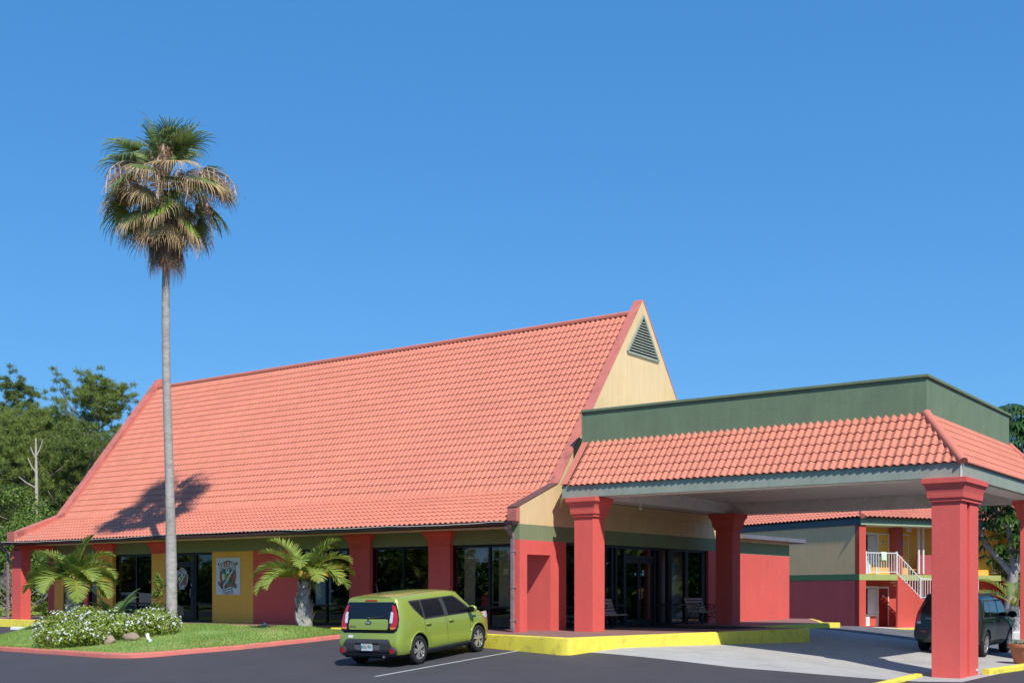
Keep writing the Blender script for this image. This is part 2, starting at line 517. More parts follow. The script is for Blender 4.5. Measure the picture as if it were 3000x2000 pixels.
# ---------------------------------------------------------------- porch with its tall yellow kerb
ZP = 0.33
edge = [(-47, 25.3), (-24.9, 25.27), (-21.5, 24.68), (-18.02, 23.86), (-15.3, 23.06)]
for k in range(6):      # rounded corner
    a = k / 5 * math.radians(75)
    edge.append((-15.22 + 0.16 * math.sin(a) * 1.1, 23.08 + 0.14 * (1 - math.cos(a))))
edge += [(-13.24, 32.95), (-13.35, 33.25), (-15.25, 33.55), (-15.17, 35.7), (-14.72, 39.3)]
for k in range(7):
    a = k / 6 * PI
    edge.append((-14.90 + 0.18 * math.cos(a), 39.35 + 0.18 * math.sin(a)))
edge += [(-15.2, 39.2), (-16.2, 41.4), (-17.6, 44.2)]
pm = MB()
outer = edge + [(-21, 44.2), (-21, 30), (-47, 30)]
pm.prism([(x, y, -0.75) for x, y in outer], (0, 0, ZP + 0.75))
obj('porch', pm, MT['porch'], kind='structure')


def offset_path(P, d):
    P = [Vector((x, y)) for x, y in P]; out = []
    for i, p in enumerate(P):
        a = (p - P[i - 1]).normalized() if i > 0 else None
        b = (P[i + 1] - p).normalized() if i < len(P) - 1 else None
        if a is None: a = b
        if b is None: b = a
        n1 = Vector((-a.y, a.x)); n2 = Vector((-b.y, b.x)); n = n1 + n2
        if n.length < 1e-4: n = n1
        n.normalize()
        c = max(0.5, n.dot(n1))
        out.append(p + n * d / c)
    return out


def kerb(name, P, w, out_by, ztop, zbot, mat, closed=False, rad=0.03, kind='structure', wob=0.0):
    """kerb along a path; ztop, zbot: numbers or functions of x, y"""
    ft = ztop if callable(ztop) else (lambda x, y: ztop)
    fb = zbot if callable(zbot) else (lambda x, y: zbot)
    O = offset_path(P, -out_by); I = offset_path(P, w)
    rows = []
    for o, i in zip(O, I):
        d = (i - o).normalized()
        z = ft(o.x, o.y) + random.uniform(-wob, wob); zi = ft(i.x, i.y)
        zb = fb(o.x, o.y)
        o2 = o + d * rad; o3 = o + d * rad * 0.3
        rows.append([(i.x, i.y, zi - 0.3), (i.x, i.y, zi), (o2.x, o2.y, z), (o3.x, o3.y, z - rad * 0.3), (o.x, o.y, z - rad), (o.x, o.y, zb)])
    m = MB(); m.grid([list(reversed(r)) for r in rows])
    m.poly([(p[0], p[1], p[2]) for p in rows[0]] + [(rows[0][0][0], rows[0][0][1], rows[0][-1][2])]); m.poly(([(p[0], p[1], p[2]) for p in rows[-1]] + [(rows[-1][0][0], rows[-1][0][1], rows[-1][-1][2])])[::-1])
    return obj(name, m, mat, kind=kind, smooth=True, ang=50)


def dense(P, step):
    out = []
    for a, b in zip(P[:-1], P[1:]):
        n = max(1, int(math.hypot(b[0] - a[0], b[1] - a[1]) / step))
        for k in range(n): out.append((a[0] + (b[0] - a[0]) * k / n, a[1] + (b[1] - a[1]) * k / n))
    out.append(P[-1]); return out


kerb('yellow_kerb', dense(edge, 0.6), 0.16, 0.012, ZP + 0.006, -0.8, MT['curb_y'], wob=0.004)
gz = lambda x, y: float(gnd(x, y))
kerb('yellow_kerb', dense([(-7.93, 22.2), (-8.02, 24.9), (-8.12, 26.75)], 0.5), 0.14, 0.01, lambda x, y: gz(x, y) + 0.07, -0.8, MT['curb_y'], wob=0.004)
kerb('yellow_kerb', dense([(-7.12, 28.45), (-6.9, 30.4), (-6.55, 38.0)][::-1], 0.7)[::-1], 0.15, 0.01, lambda x, y: gz(x, y) + 0.13, -0.8, MT['curb_y'], wob=0.006)

# ---------------------------------------------------------------- lawn with its red kerb
front = [(-38.2, 24.6), (-37.0, 22.4), (-35.6, 20.6), (-34.0, 19.7), (-32.3, 19.32), (-28.9, 19.2), (-27.2, 19.1), (-26.3, 19.22), (-25.8, 19.65), (-25.5, 20.5),
         (-24.9, 21.5), (-24.4, 23.2), (-24.15, 24.2), (-24.05, 25.05)]
fp = np.array(dense(front, 0.15))
# soften the corners
for _ in range(4): fp[1:-1] = (fp[:-2] + 2 * fp[1:-1] + fp[2:]) / 4
dl = np.r_[0, np.cumsum(np.hypot(*np.diff(fp, axis=0).T))]
tt = np.linspace(0, dl[-1], 110)
Fx = np.interp(tt, dl, fp[:, 0]); Fy = np.interp(tt, dl, fp[:, 1])
Bx = np.linspace(-38.1, -24.1, 110); By = np.full(110, 25.26)
sv = np.linspace(0, 1, 36)


def lawn_z(x, y, df):
    """df: distance to the kerb; the lawn mounds up to the porch"""
    g = gnd(x, y)
    rise = 0.25 * smooth01((y - 19.2) / 4.2) * smooth01(df / 1.3)
    z = g + 0.11 + rise
    back = smooth01((y - 24.2) / 0.9)
    return z * (1 - back) + back * np.minimum(z, 0.24)


LX = Fx[:, None] * (1 - sv) + Bx[:, None] * sv
LY = Fy[:, None] * (1 - sv) + By[:, None] * sv
DF = np.hypot(LX - Fx[:, None], LY - Fy[:, None])
LZ = lawn_z(LX, LY, DF)


def lawn_h(x, y):
    k = np.argmin((LX - x) ** 2 + (LY - y) ** 2)
    return float(LZ.ravel()[k])


turf = M('turf', (0.24, 0.33, 0.09), 0.95, 0.28, 0.9, bump=0.5, bs=20, fine=0.2, fs=30, dirt=(0.40, 0.30, 0.14), dirt_amt=0.8, dirt_s=0.55)
n, m_ = LX.shape
V = np.stack([LX, LY, LZ], -1).reshape(-1, 3)
ii = np.arange(n * m_).reshape(n, m_)
F = np.stack([ii[:-1, :-1], ii[1:, :-1], ii[1:, 1:], ii[:-1, 1:]], -1).reshape(-1, 4)
big('lawn', V, F, turf, kind='structure', smooth=True)
kerb('red_kerb', list(zip(Fx, Fy)), 0.17, 0.02, lambda x, y: gz(x, y) + 0.125, lambda x, y: gz(x, y) - 0.1, MT['curb_r'], wob=0.005)

blade_m = M('grass_blade', (0.26, 0.42, 0.09), 0.7, 0.0, spec=0.2, trans=0.3, island=0.30)
dry_m = M('dry_grass_blade', (0.42, 0.34, 0.15), 0.8, 0.0, trans=0.25, island=0.25)
NB = 85000
ri = RNG.uniform(0, n - 1.001, NB); rs = RNG.beta(0.9, 1.15, NB) * (m_ - 1.001)
i0 = ri.astype(int); j0 = rs.astype(int); fi = ri - i0; fj = rs - j0


def bil(A): return A[i0, j0] * (1 - fi) * (1 - fj) + A[i0 + 1, j0] * fi * (1 - fj) + A[i0, j0 + 1] * (1 - fi) * fj + A[i0 + 1, j0 + 1] * fi * fj


gx, gy, gz_ = bil(LX), bil(LY), bil(LZ)
pat = 0.5 + 0.25 * (np.sin(gx * 1.7 + np.sin(gy * 2.1) * 1.5) + np.sin(gy * 1.3 + gx * 0.6 + 2))
bare = ((gx + 27.0) ** 2 / 0.5 + (gy - 22.5) ** 2 / 0.12 < 1) | ((gx + 31.8) ** 2 / 1.1 + (gy - 19.9) ** 2 / 0.06 < 1)
keep = (RNG.random(NB) < 0.35 + 0.9 * pat) & ~(bare & (RNG.random(NB) < 0.75))
gx, gy, gz_, pat = gx[keep], gy[keep], gz_[keep], pat[keep]
nb = len(gx)
hgt = RNG.uniform(0.025, 0.07, nb) * (0.75 + 0.5 * pat); a = RNG.uniform(0, 2 * PI, nb); w = RNG.uniform(0.006, 0.012, nb)
ln = RNG.uniform(0.1, 0.9, nb) * hgt; b = RNG.uniform(0, 2 * PI, nb)
P0 = np.stack([gx - np.cos(a) * w, gy - np.sin(a) * w, gz_ - 0.01], -1)
P1 = np.stack([gx + np.cos(a) * w, gy + np.sin(a) * w, gz_ - 0.01], -1)
P2 = np.stack([gx + np.cos(b) * ln, gy + np.sin(b) * ln, gz_ + hgt], -1)
V = np.stack([P0, P1, P2], 1).reshape(-1, 3); F = np.arange(nb * 3).reshape(-1, 3)
big('grass', V, F, [blade_m, dry_m], kind='stuff', mi=(RNG.random(nb) < 0.10 + 0.35 * (pat < 0.25)).astype(int))

# ---------------------------------------------------------------- roof tiles
def tile_mesh(name, p, L, amp=0.025, lift=0.026, lip=0.017, seg=6):
    """one wavy tile: x across, y up the slope, z off the roof"""
    top0 = []; top1 = []; bot = []
    for k in range(seg + 1):
        x = -p / 2 + p * k / seg
        h = amp * (1 + math.cos(2 * PI * (k / seg - 0.5))) - 0.008 * math.sin(2 * PI * k / seg)
        bot.append((x, 0.002, h + lift - lip)); top0.append((x, 0, h + lift)); top1.append((x, L, h))
    m = MB(); m.grid([bot, top0, top1])
    me = mesh_from(name, m.v, m.f, None, [MT['tile']], True, 35)
    return me


def tile_field(root, me, org, udir, vdir, count_fn, p, expo, rows, keep_fn=None, n_single=300, score=None, name='roof_tile'):
    """lay tiles on a slope. org: lower left corner, udir along the eave, vdir up the slope (unit vectors).
    the n_single best-scoring are objects, the rest one joined part"""
    org = Vector(org); udir = Vector(udir); vdir = Vector(vdir); nrm = udir.cross(vdir).normalized()
    R = Matrix((udir, vdir, nrm)).transposed()
    eul = R.to_euler()
    pos = []
    for r in range(rows):
        u0, u1 = count_fn(r)
        k0 = math.ceil(u0 / p); k1 = math.floor(u1 / p)
        for k in range(k0, k1):
            c = org + udir * ((k + 0.5) * p) + vdir * (r * expo)
            if keep_fn and not keep_fn(c): continue
            pos.append(c)
    return [(c, eul, R, me, root, name) for c in pos]


def lay_tiles(plan, n_single, camp=Vector((0, 0, HC)), singles=None):
    """plan: list of tile positions of one thing"""
    plan = sorted(plan, key=(singles or (lambda t: (t[0] - camp).length)))
    for c, eul, R, me, root, name in plan[:n_single]:
        o = inst(name, me, c + Vector((random.uniform(-.002, .002), random.uniform(-.003, .003), random.uniform(-.002, .002))), eul, root)
    rest = plan[n_single:]
    if rest:
        VV = []; FF = []; b = 0
        cache = {}
        for c, eul, R, me, root, name in rest:
            if me.name not in cache:
                vv = np.array([q.co[:] for q in me.vertices]); ff = np.array([q.vertices[:] for q in me.polygons])
                cache[me.name] = (vv, ff)
            vv, ff = cache[me.name]
            VV.append(vv @ np.array(R).T + np.array(c)); FF.append(ff + b); b += len(vv)
        o = big(rest[0][5], np.concatenate(VV), np.concatenate(FF), MT['tile'], rest[0][4], kind='stuff', smooth=True)
        o.data.set_sharp_from_angle(angle=math.radians(35))


TP = 0.1855
tile_small = tile_mesh('roof_tile', TP, 0.325)

# ---------------------------------------------------------------- the restaurant
B = thing('restaurant_building', (-30.2, 32.15, ZP), 'long restaurant with a steep coral tiled roof, red and ochre walls and dark windows', 'building')
XR0, XR1 = -18.57, -18.30          # right gable wall
XL0, XL1 = -42.10, -41.68          # left gable wall
YF = 27.06                         # front wall
ZB0, ZB1 = 2.78, 3.20              # green band
slope_lo = ((25.3, 3.25), (27.5, 4.28)); slope_hi = ((27.5, 4.28), (32.02, 9.98))


def wall(mb, mat, name='wall', **k): return obj(name, mb, MT[mat], B, **k)


# right gable
m = MB()
m.box(XR0, XR1, 25.60, 25.94, ZP, 2.40); m.box(XR0, XR1, 25.60, 27.06, 2.40, ZB0)
wall(m, 'red_pier', 'pier')
m = MB(); m.box(XR0, XR1, 27.06, 27.84, ZP, ZB0); wall(m, 'red_pier')
m = MB(); m.box(XR0, XR1, 36.64, 38.75, ZP, ZB0); wall(m, 'red')
m = MB(); m.box(XR0, XR1, 25.60, 38.75, ZB0, ZB1); wall(m, 'green', 'band')
prof = [(25.60, ZB1), (25.60, 3.67), (27.42, 4.38), (32.15, 10.40), (36.88, 4.38), (38.75, 3.67), (38.75, ZB1)]
m = MB(); m.prism([(XR0, y, z) for y, z in prof], (XR1 - XR0, 0, 0)); wall(m, 'cream', 'gable')
m = MB(); m.box(XR0 - 0.02, XR1 + 0.004, 25.44, 25.60, 3.26, 3.64); obj('parapet_end', m, MT['red_trim'], B)


def cap_strip(x0, x1, pts, mat, name, th=0.045):
    m = MB()
    for (ya, za), (yb, zb) in zip(pts[:-1], pts[1:]):
        d = Vector((yb - ya, zb - za)).normalized(); nx = Vector((-d.y, d.x)) * th
        if nx.y < 0: nx = -nx
        m.prism([(x0, ya, za), (x0, yb, zb), (x0, yb + nx.x, zb + nx.y), (x0, ya + nx.x, za + nx.y)], (x1 - x0, 0, 0))
    return obj(name, m, MT[mat], B, bevel=0.012)


cap_strip(XR0 - 0.02, XR1 + 0.012, [(27.43, 4.383), (32.15, 10.40)], 'red_trim', 'parapet_cap')
cap_strip(XR0 - 0.02, XR1 + 0.012, [(32.17, 10.385), (36.88, 4.38)], 'red_trim', 'parapet_cap')
cap_strip(XR0 - 0.02, XR1 + 0.012, [(25.44, 3.605), (27.41, 4.375)], 'dark_cap', 'parapet_cap')
cap_strip(XR0 - 0.02, XR1 + 0.012, [(36.9, 4.375), (38.8, 3.65)], 'dark_cap', 'parapet_cap')

# left gable
m = MB(); m.box(-42.22, -41.62, 25.60, 26.02, ZP, 3.0); wall(m, 'red_pier', 'pier')
m = MB(); m.box(XL0, XL1, 27.06, 38.75, ZP, 3.2); wall(m, 'red')
m = MB(); m.prism([(XL0, y, z) for y, z in [(25.44, 3.2), (25.44, 3.62), (27.42, 4.40), (32.15, 10.42), (36.88, 4.40), (38.75, 3.62), (38.75, 3.2)]], (XL1 - XL0, 0, 0))
obj('gable', m, MT['red_trim'], B)
m = MB(); m.box(XL0 - 0.05, XL1 + 0.03, 25.36, 25.437, 3.22, 3.66); obj('parapet_end', m, MT['red_trim'], B)
m = MB(); m.box(XL0 + 0.01, XL1 - 0.01, 25.6, 27.06, 2.96, 3.2); wall(m, 'red', 'lintel')

# roof decks, back slope
x0, x1 = XL1, XR0
m = MB()
m.prism([(x0, 25.32, 3.20), (x0, 27.5, 4.235), (x0, 32.1, 10.0), (x0, 36.8, 4.235), (x0, 38.98, 3.20), (x0, 38.95, 3.12), (x0, 36.75, 4.10), (x0, 32.1, 9.85), (x0, 27.55, 4.10), (x0, 25.35, 3.12)], (x1 - x0, 0, 0))
obj('roof_deck', m, MT['under'], B)
m = MB()
m.poly([(x0, 32.16, 10.02), (x1, 32.16, 10.02), (x1, 36.85, 4.25), (x0, 36.85, 4.25)][::-1]); m.poly([(x0, 36.85, 4.25), (x1, 36.85, 4.25), (x1, 39.05, 3.22), (x0, 39.05, 3.22)][::-1])
obj('rear_roof', m, MT['tile'], B)
m = MB()
m.prism([(x0, 31.93, 9.96), (x0, 31.93, 10.06), (x0, 32.10, 10.13), (x0, 32.20, 10.13), (x0, 32.37, 10.06), (x0, 32.37, 9.96)], (x1 - x0, 0, 0))
obj('ridge_cap', m, MT['ridge'], B, bevel=0.015)
m = MB()
for side in (x0 + 0.0, ):
    m.bar((x0 + 0.05, 25.32, 3.30), (x0 + 0.05, 27.48, 4.33), 0.1, 0.03); m.bar((x0 + 0.05, 27.5, 4.35), (x0 + 0.05, 31.9, 9.9), 0.1, 0.03)
obj('flashing', m, MT['ridge'], B)


def unit(a, b): v = Vector((0, b[0] - a[0], b[1] - a[1])); return v.normalized(), v.length


plan = []
vd, ln_ = unit(*slope_hi)
W = x1 - x0 - 0.10
plan += tile_field(B, tile_small, (x0 + 0.07, 27.46, 4.25), (1, 0, 0), vd, lambda r: (0, W), TP, 0.3005, 24)
vd, ln_ = unit(*slope_lo)
plan += tile_field(B, tile_small, (x0 + 0.07, 25.27, 3.235), (1, 0, 0), vd, lambda r: (0, W), TP, 0.2985, 8)
lay_tiles(plan, 300, singles=lambda t: (t[0] - Vector((-18.6, 25.8, 4.6))).length)

# attic vent
V_ = thing
m = MB(); m.poly([(XR1 + 0.006, 31.25, 8.70), (XR1 + 0.006, 33.10, 8.70), (XR1 + 0.006, 32.15, 9.86)])
vent = obj('attic_vent', m, MT['dark'], B)
m = MB()
tri = [(31.18, 8.66), (33.12, 8.66), (32.15, 9.92)]
for a_, b_ in zip(tri, tri[1:] + tri[:1]):
    m.bar((XR1 + 0.03, *a_), (XR1 + 0.03, *b_), 0.04, 0.075)
obj('vent_frame', m, MT['fascia'], vent, bevel=0.008)
for k in range(12):
    z = 8.75 + k * 0.085
    f = (9.86 - z) / (9.86 - 8.70); hw = 0.93 * f - 0.03
    if hw < 0.06: break
    m = MB()
    m.prism([(XR1 + 0.01, 32.15 - hw, z + 0.036), (XR1 + 0.015, 32.15 - hw, z + 0.045), (XR1 + 0.045, 32.15 - hw, z + 0.008), (XR1 + 0.04, 32.15 - hw, z)], (0, 2 * hw, 0))
    obj('louver_slat', m, MT['fascia'], vent)

# front wall panels
YB = YF + 0.26


def panel(xa, xb, mat, name='wall_panel', yf=YF, za=ZP, zb=2.75):
    m = MB(); m.box(xa, xb, yf, YB, za, zb); return wall(m, mat, name)


panel(-41.68, -41.10, 'yellow')
panel(-39.77, -39.52, 'red')
panel(-32.36, -30.30, 'yellow')
panel(-30.30, -28.14, 'red')
panel(-19.65, XR0, 'red')
m = MB(); m.box(XL1, XR0, YF, YB, 2.75, 3.24); wall(m, 'green', 'band')
for xa, xb, mat in ((-38.80, -37.84, 'yellow'), (-35.55, -34.64, 'yellow'), (-25.80, -24.95, 'red'), (-22.60, -21.78, 'red')):
    p_ = panel(xa, xb, mat, 'pilaster', YF - 0.09)
    m = MB(); q = YF - 0.09
    m.box(xa - 0.025, xb + 0.025, q - 0.025, YF + 0.02, 2.752, 2.80)
    prof = [(0.02, 2.80), (0.03, 2.92), (0.06, 3.00), (0.12, 3.07), (0.15, 3.10), (0.15, 3.165)]
    rows = []
    for d, z in prof: rows.append([(xa - d, YF - 0.003, z), (xa - d, q - d, z), (xb + d, q - d, z), (xb + d, YF - 0.003, z)])
    m.grid(rows)
    obj('capital', m, MT['red'], p_, bevel=0.006, orient=True)


def window(xa, xb, mulls, za=0.36, zb=2.73, rail=0.955, y=YF + 0.10, parent=B, glass='pane', fw=0.06):
    """aluminium window in a wall facing -y; frame with a pane in each light"""
    m = MB()
    yy0, yy1 = y - 0.045, y + 0.045
    m.box(xa, xb, yy0, yy1, zb - fw, zb); m.box(xa, xb, yy0, yy1, za, za + fw)
    m.box(xa, xa + fw, yy0, yy1, za + fw, zb - fw); m.box(xb - fw, xb, yy0, yy1, za + fw, zb - fw)
    xs = [xa + fw] + [c for q in mulls for c in (q - fw * 0.55, q + fw * 0.55)] + [xb - fw]
    for q in mulls: m.box(q - fw * 0.55, q + fw * 0.55, yy0 - 0.002, yy1, za + fw, zb - fw)
    for i in range(0, len(xs), 2): m.box(xs[i], xs[i + 1], yy0 + 0.004, yy1 - 0.004, rail - 0.03, rail + 0.03)
    w_ = obj('window', m, MT['frame'], parent)
    for i in range(0, len(xs), 2):
        for z0, z1 in ((za + fw, rail - 0.03), (rail + 0.03, zb - fw)):
            g = MB(); g.poly([(xs[i], y, z0), (xs[i + 1], y, z0), (xs[i + 1], y, z1), (xs[i], y, z1)])
            obj('pane', g, MT[glass], w_)
    # sill under it
    s = MB(); s.box(xa, xb, YF + 0.03, YB, ZP, za); obj('sill', s, MT['frame'], w_)
    return w_


window(-41.10, -39.77, [-40.9])
window(-39.52, -38.80, [])
window(-37.84, -35.55, [-36.62])
window(-28.14, -25.80, [-26.95])
window(-24.95, -22.60, [-23.70])
window(-21.78, -19.65, [-20.45])
# cafe door and side light
w_ = window(-33.42, -32.36, [-33.30])
m = MB(); y = YF + 0.10
xa, xb = -34.64, -33.42
m.box(xa, xa + 0.07, y - 0.05, y + 0.05, ZP, 2.73); m.box(xa + 0.07, xb, y - 0.05, y + 0.05, 2.66, 2.73); m.box(xa + 0.07, xb, y - 0.05, y + 0.05, 2.36, 2.43); m.box(xb - 0.07, xb, y - 0.05, y + 0.05, ZP, 2.36)
dfr = obj('door_frame', m, MT['frame'], B)
g = MB(); g.poly([(xa + 0.07, y, 2.43), (xb, y, 2.43), (xb, y, 2.66), (xa + 0.07, y, 2.66)]); obj('pane', g, MT['pane'], dfr)
m = MB(); da, db = xa + 0.075, xb - 0.075
m.box(da, da + 0.09, y - 0.03, y + 0.02, ZP + 0.01, 2.355); m.box(db - 0.09, db, y - 0.03, y + 0.02, ZP + 0.01, 2.355)
m.box(da + 0.09, db - 0.09, y - 0.03, y + 0.02, 2.27, 2.355); m.box(da + 0.09, db - 0.09, y - 0.03, y + 0.02, ZP + 0.01, 0.55)
door = obj('door', m, MT['frame'], B)
g = MB(); g.poly([(da + 0.09, y, 0.55), (db - 0.09, y, 0.55), (db - 0.09, y, 2.27), (da + 0.09, y, 2.27)]); obj('pane', g, MT['pane'], door)
m = MB(); m.tube([(db - 0.05, y - 0.03, 1.18), (db - 0.05, y - 0.09, 1.2), (db - 0.05, y - 0.09, 1.48), (db - 0.05, y - 0.03, 1.5)], 0.014, 8); obj('handle', m, MT['chrome'], door)
m = MB(); m.lathe([(0.0, -0.045), (0.022, -0.042), (0.022, -0.03)], (db - 0.045, y, 1.62), 12, 'y'); obj('lock', m, MT['chrome'], door)

# eave soffit, gutter, cable, downspouts
m = MB()
for k in range(7):
    ya = 25.34 + k * 0.245
    m.box(XL1, XR0, ya, ya + 0.235, 3.168 + (k % 2) * 0.003, 3.19)
obj('soffit', m, MT['wood_soffit'], B)
m = MB(); xs = np.linspace(-42.45, -18.22, 30); rows = []
for x in xs:
    s = 0.02 * math.sin(x * 0.9) + 0.03 * math.sin(x * 0.31 + 1)
    z = 3.215 + s * 0.6
    rows.append([(x, 25.30, z + 0.03), (x, 25.30, z - 0.075), (x, 25.20, z - 0.085), (x, 25.165, z - 0.05), (x, 25.15, z + 0.02), (x, 25.165, z + 0.02), (x, 25.18, z - 0.05), (x, 25.28, z - 0.06), (x, 25.285, z + 0.03)])
m.grid(rows, close=True); m.poly(rows[0]); m.poly(rows[-1][::-1])
obj('gutter', m, MT['gutter'], B, orient=True)
m = MB(); rr = np.random.default_rng(4)
xs = np.linspace(-42.2, -18.5, 60)
cab = [(x, 25.135 + 0.01 * rr.random(), 3.245 + 0.014 * math.sin(x * 1.3) + 0.03 * math.sin(x * 0.37) + 0.008 * rr.standard_normal()) for x in xs]
m.tube(cab, 0.011, 5); obj('cable', m, M('pale_cable', (0.62, 0.54, 0.45), 0.6, 0), B)
for x, yy in ((-18.46, 25.50), (-42.33, 25.50)):
    m = MB()
    m.bar((x, 25.24, 3.14), (x, 25.26, 3.06), 0.09, 0.08); m.bar((x, 25.255, 3.07), (x, yy + 0.01, 2.86), 0.088, 0.078); m.bar((x, yy, 2.88), (x, yy, ZP + 0.02), 0.085, 0.075)
    for z in (2.45, 1.5, 0.62): m.box(x - 0.055, x + 0.055, yy - 0.045, yy + 0.095, z, z + 0.03)
    obj('downspout', m, MT['downspout'], B)

# cornice along the gable wall under the canopy
m = MB()
prof = [(0.004, 3.70), (0.035, 3.71), (0.035, 3.78), (0.05, 3.80), (0.06, 3.86), (0.10, 3.93), (0.13, 3.96), (0.13, 4.02), (0.004, 4.02)]
m.prism([(XR1 + d, 27.52, z) for d, z in prof], (0, 9.43, 0)); obj('cornice', m, MT['cream'], B)

# ------- lobby front in the gable wall
XG = -18.44
posts = [(27.84, 27.95), (29.2, 29.3), (30.02, 30.12), (30.43, 30.52), (30.66, 30.75), (31.14, 31.25), (33.02, 33.10), (33.32, 33.52), (33.95, 34.18), (35.12, 35.32), (36.32, 36.64)]
m = MB()
for a_, b_ in posts: m.box(XG - 0.06, XG + 0.06, a_, b_, ZP, 2.70)
m.box(XG - 0.06, XG + 0.06, 27.84, 36.64, 2.70, ZB0)
gaps = [(posts[i][1], posts[i + 1][0]) for i in range(len(posts) - 1)]
for a_, b_ in gaps:
    if a_ == 31.25:
        m.box(XG - 0.06, XG + 0.06, a_, b_, 2.42, 2.50); continue
    m.box(XG - 0.055, XG + 0.055, a_, b_, 0.945, 1.0); m.box(XG - 0.055, XG + 0.055, a_, b_, ZP, 0.40)
sf = obj('storefront', m, MT['frame'], B)
for a_, b_ in gaps:
    for z0, z1 in ([(2.50, 2.70)] if a_ == 31.25 else [(0.40, 0.945), (1.0, 2.70)]):
        g = MB(); g.poly([(XG, a_, z0), (XG, b_, z0), (XG, b_, z1), (XG, a_, z1)]); obj('pane', g, MT['lobby_pane'], sf)
for a_, b_, hy in ((31.26, 32.125, 32.05), (32.145, 33.01, 32.22)):
    m = MB()
    m.box(XG - 0.025, XG + 0.025, a_, a_ + 0.08, ZP + 0.01, 2.415); m.box(XG - 0.025, XG + 0.025, b_ - 0.08, b_, ZP + 0.01, 2.415)
    m.box(XG - 0.025, XG + 0.025, a_ + 0.08, b_ - 0.08, 2.27, 2.415); m.box(XG - 0.025, XG + 0.025, a_ + 0.08, b_ - 0.08, ZP + 0.01, 0.52)
    d_ = obj('door', m, MT['frame'], B)
    g = MB(); g.poly([(XG, a_ + 0.08, 0.52), (XG, b_ - 0.08, 0.52), (XG, b_ - 0.08, 2.27), (XG, a_ + 0.08, 2.27)]); obj('pane', g, MT['lobby_pane'], d_)
    m = MB(); m.tube([(XG + 0.025, hy, 1.15), (XG + 0.075, hy, 1.17), (XG + 0.075, hy, 1.48), (XG + 0.025, hy, 1.5)], 0.013, 8); obj('handle', m, MT['chrome'], d_)

# ------- rooms behind the glass
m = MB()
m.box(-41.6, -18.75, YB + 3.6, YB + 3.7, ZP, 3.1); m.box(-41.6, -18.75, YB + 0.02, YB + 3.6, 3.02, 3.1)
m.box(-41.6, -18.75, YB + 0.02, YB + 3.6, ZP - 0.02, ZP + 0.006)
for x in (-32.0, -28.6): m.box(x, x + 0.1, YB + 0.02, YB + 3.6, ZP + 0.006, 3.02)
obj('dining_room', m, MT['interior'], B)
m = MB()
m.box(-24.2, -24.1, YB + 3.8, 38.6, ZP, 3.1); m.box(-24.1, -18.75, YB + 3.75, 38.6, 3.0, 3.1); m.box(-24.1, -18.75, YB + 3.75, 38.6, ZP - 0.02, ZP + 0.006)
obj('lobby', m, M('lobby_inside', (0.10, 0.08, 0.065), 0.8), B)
m = MB(); m.box(-19.20, -19.10, 33.9, 36.62, ZP + 0.006, 2.95); m.box(-24.0, -19.20, 36.5, 36.6, ZP + 0.006, 2.95)
lw = obj('lobby_wall', m, M('lobby_beige', (0.80, 0.64, 0.44), 0.9), B)
m = MB(); m.box(-19.095, -19.06, 34.65, 35.65, ZP + 0.006, 2.38); obj('inner_door', m, M('inner_door_paint', (0.84, 0.84, 0.88), 0.5), lw)


def drape(name, x0, x1, z0, z1, mat, y=YB + 0.12, parent=B, waves=7, amp=0.03, flare=0.0):
    m = MB(); n_ = waves * 6; rows = []
    for j, z in enumerate(np.linspace(z0, z1, 5)):
        f = 1 - flare * math.sin(PI * (z1 - z) / (z1 - z0) * 0.6)
        rows.append([(x0 + (x1 - x0) * f * k / n_, y + amp * math.sin(2 * PI * waves * k / n_ + 0.4 * j), z) for k in range(n_ + 1)])
    m.grid(rows); return obj(name, m, MT[mat], parent, smooth=True)


drape('curtain', -21.62, -21.22, 0.98, 2.68, 'curtain'); drape('curtain', -20.72, -20.56, 0.98, 2.68, 'curtain', waves=3)
drape('curtain', -20.36, -19.95, 0.98, 2.68, 'curtain'); drape('valance', -21.24, -20.72, 2.25, 2.68, 'valance', waves=6)
drape('valance', -19.95, -19.68, 2.3, 2.68, 'valance', waves=3)
drape('blind', -27.75, -27.05, 0.97, 2.66, 'blind', waves=8, amp=0.02)
drape('blind', -28.05, -27.98, 0.97, 2.66, 'blind', waves=2, amp=0.02)
drape('curtain', -36.9, -36.75, 1.0, 2.66, 'interior', waves=2)

# furniture just inside the last window
for k, (x, yy) in enumerate(((-20.95, YB + 0.55), (-20.05, YB + 0.75))):
    ch_ = thing('dining_chair', (x, yy, ZP), ('red cushioned dining chair behind the curtained window', 'red dining chair beside the pillar end of the curtained window')[k], 'chair', 'dining chairs inside the curtained window')
    red_v = MT.setdefault('red_vinyl', M('red_vinyl', (0.55, 0.04, 0.04), 0.4, 0.05))
    m = MB(); m.box(x - 0.21, x + 0.21, yy - 0.2, yy + 0.2, ZP + 0.42, ZP + 0.48); obj('seat', m, red_v, ch_, bevel=0.02)
    m = MB(); m.box(x - 0.2, x + 0.2, yy - 0.22, yy - 0.18, ZP + 0.55, ZP + 0.95); obj('backrest', m, red_v, ch_, bevel=0.02)
    for sx_ in (-1, 1):
        for sy2 in (-1, 1):
            m = MB(); m.tube([(x + sx_ * 0.18, yy + sy2 * 0.18, ZP + 0.006), (x + sx_ * 0.18, yy + sy2 * 0.18, ZP + (0.93 if sy2 < 0 else 0.42))], 0.013, 6); obj('leg', m, MT['iron'], ch_)
tb_ = thing('dining_table', (-20.5, YB + 1.35, ZP), 'white topped dining table behind the curtained window', 'table')
m = MB(); m.box(-21.2, -19.8, YB + 1.0, YB + 1.7, ZP + 0.73, ZP + 0.77); obj('table_top', m, MT['white'], tb_, bevel=0.01)
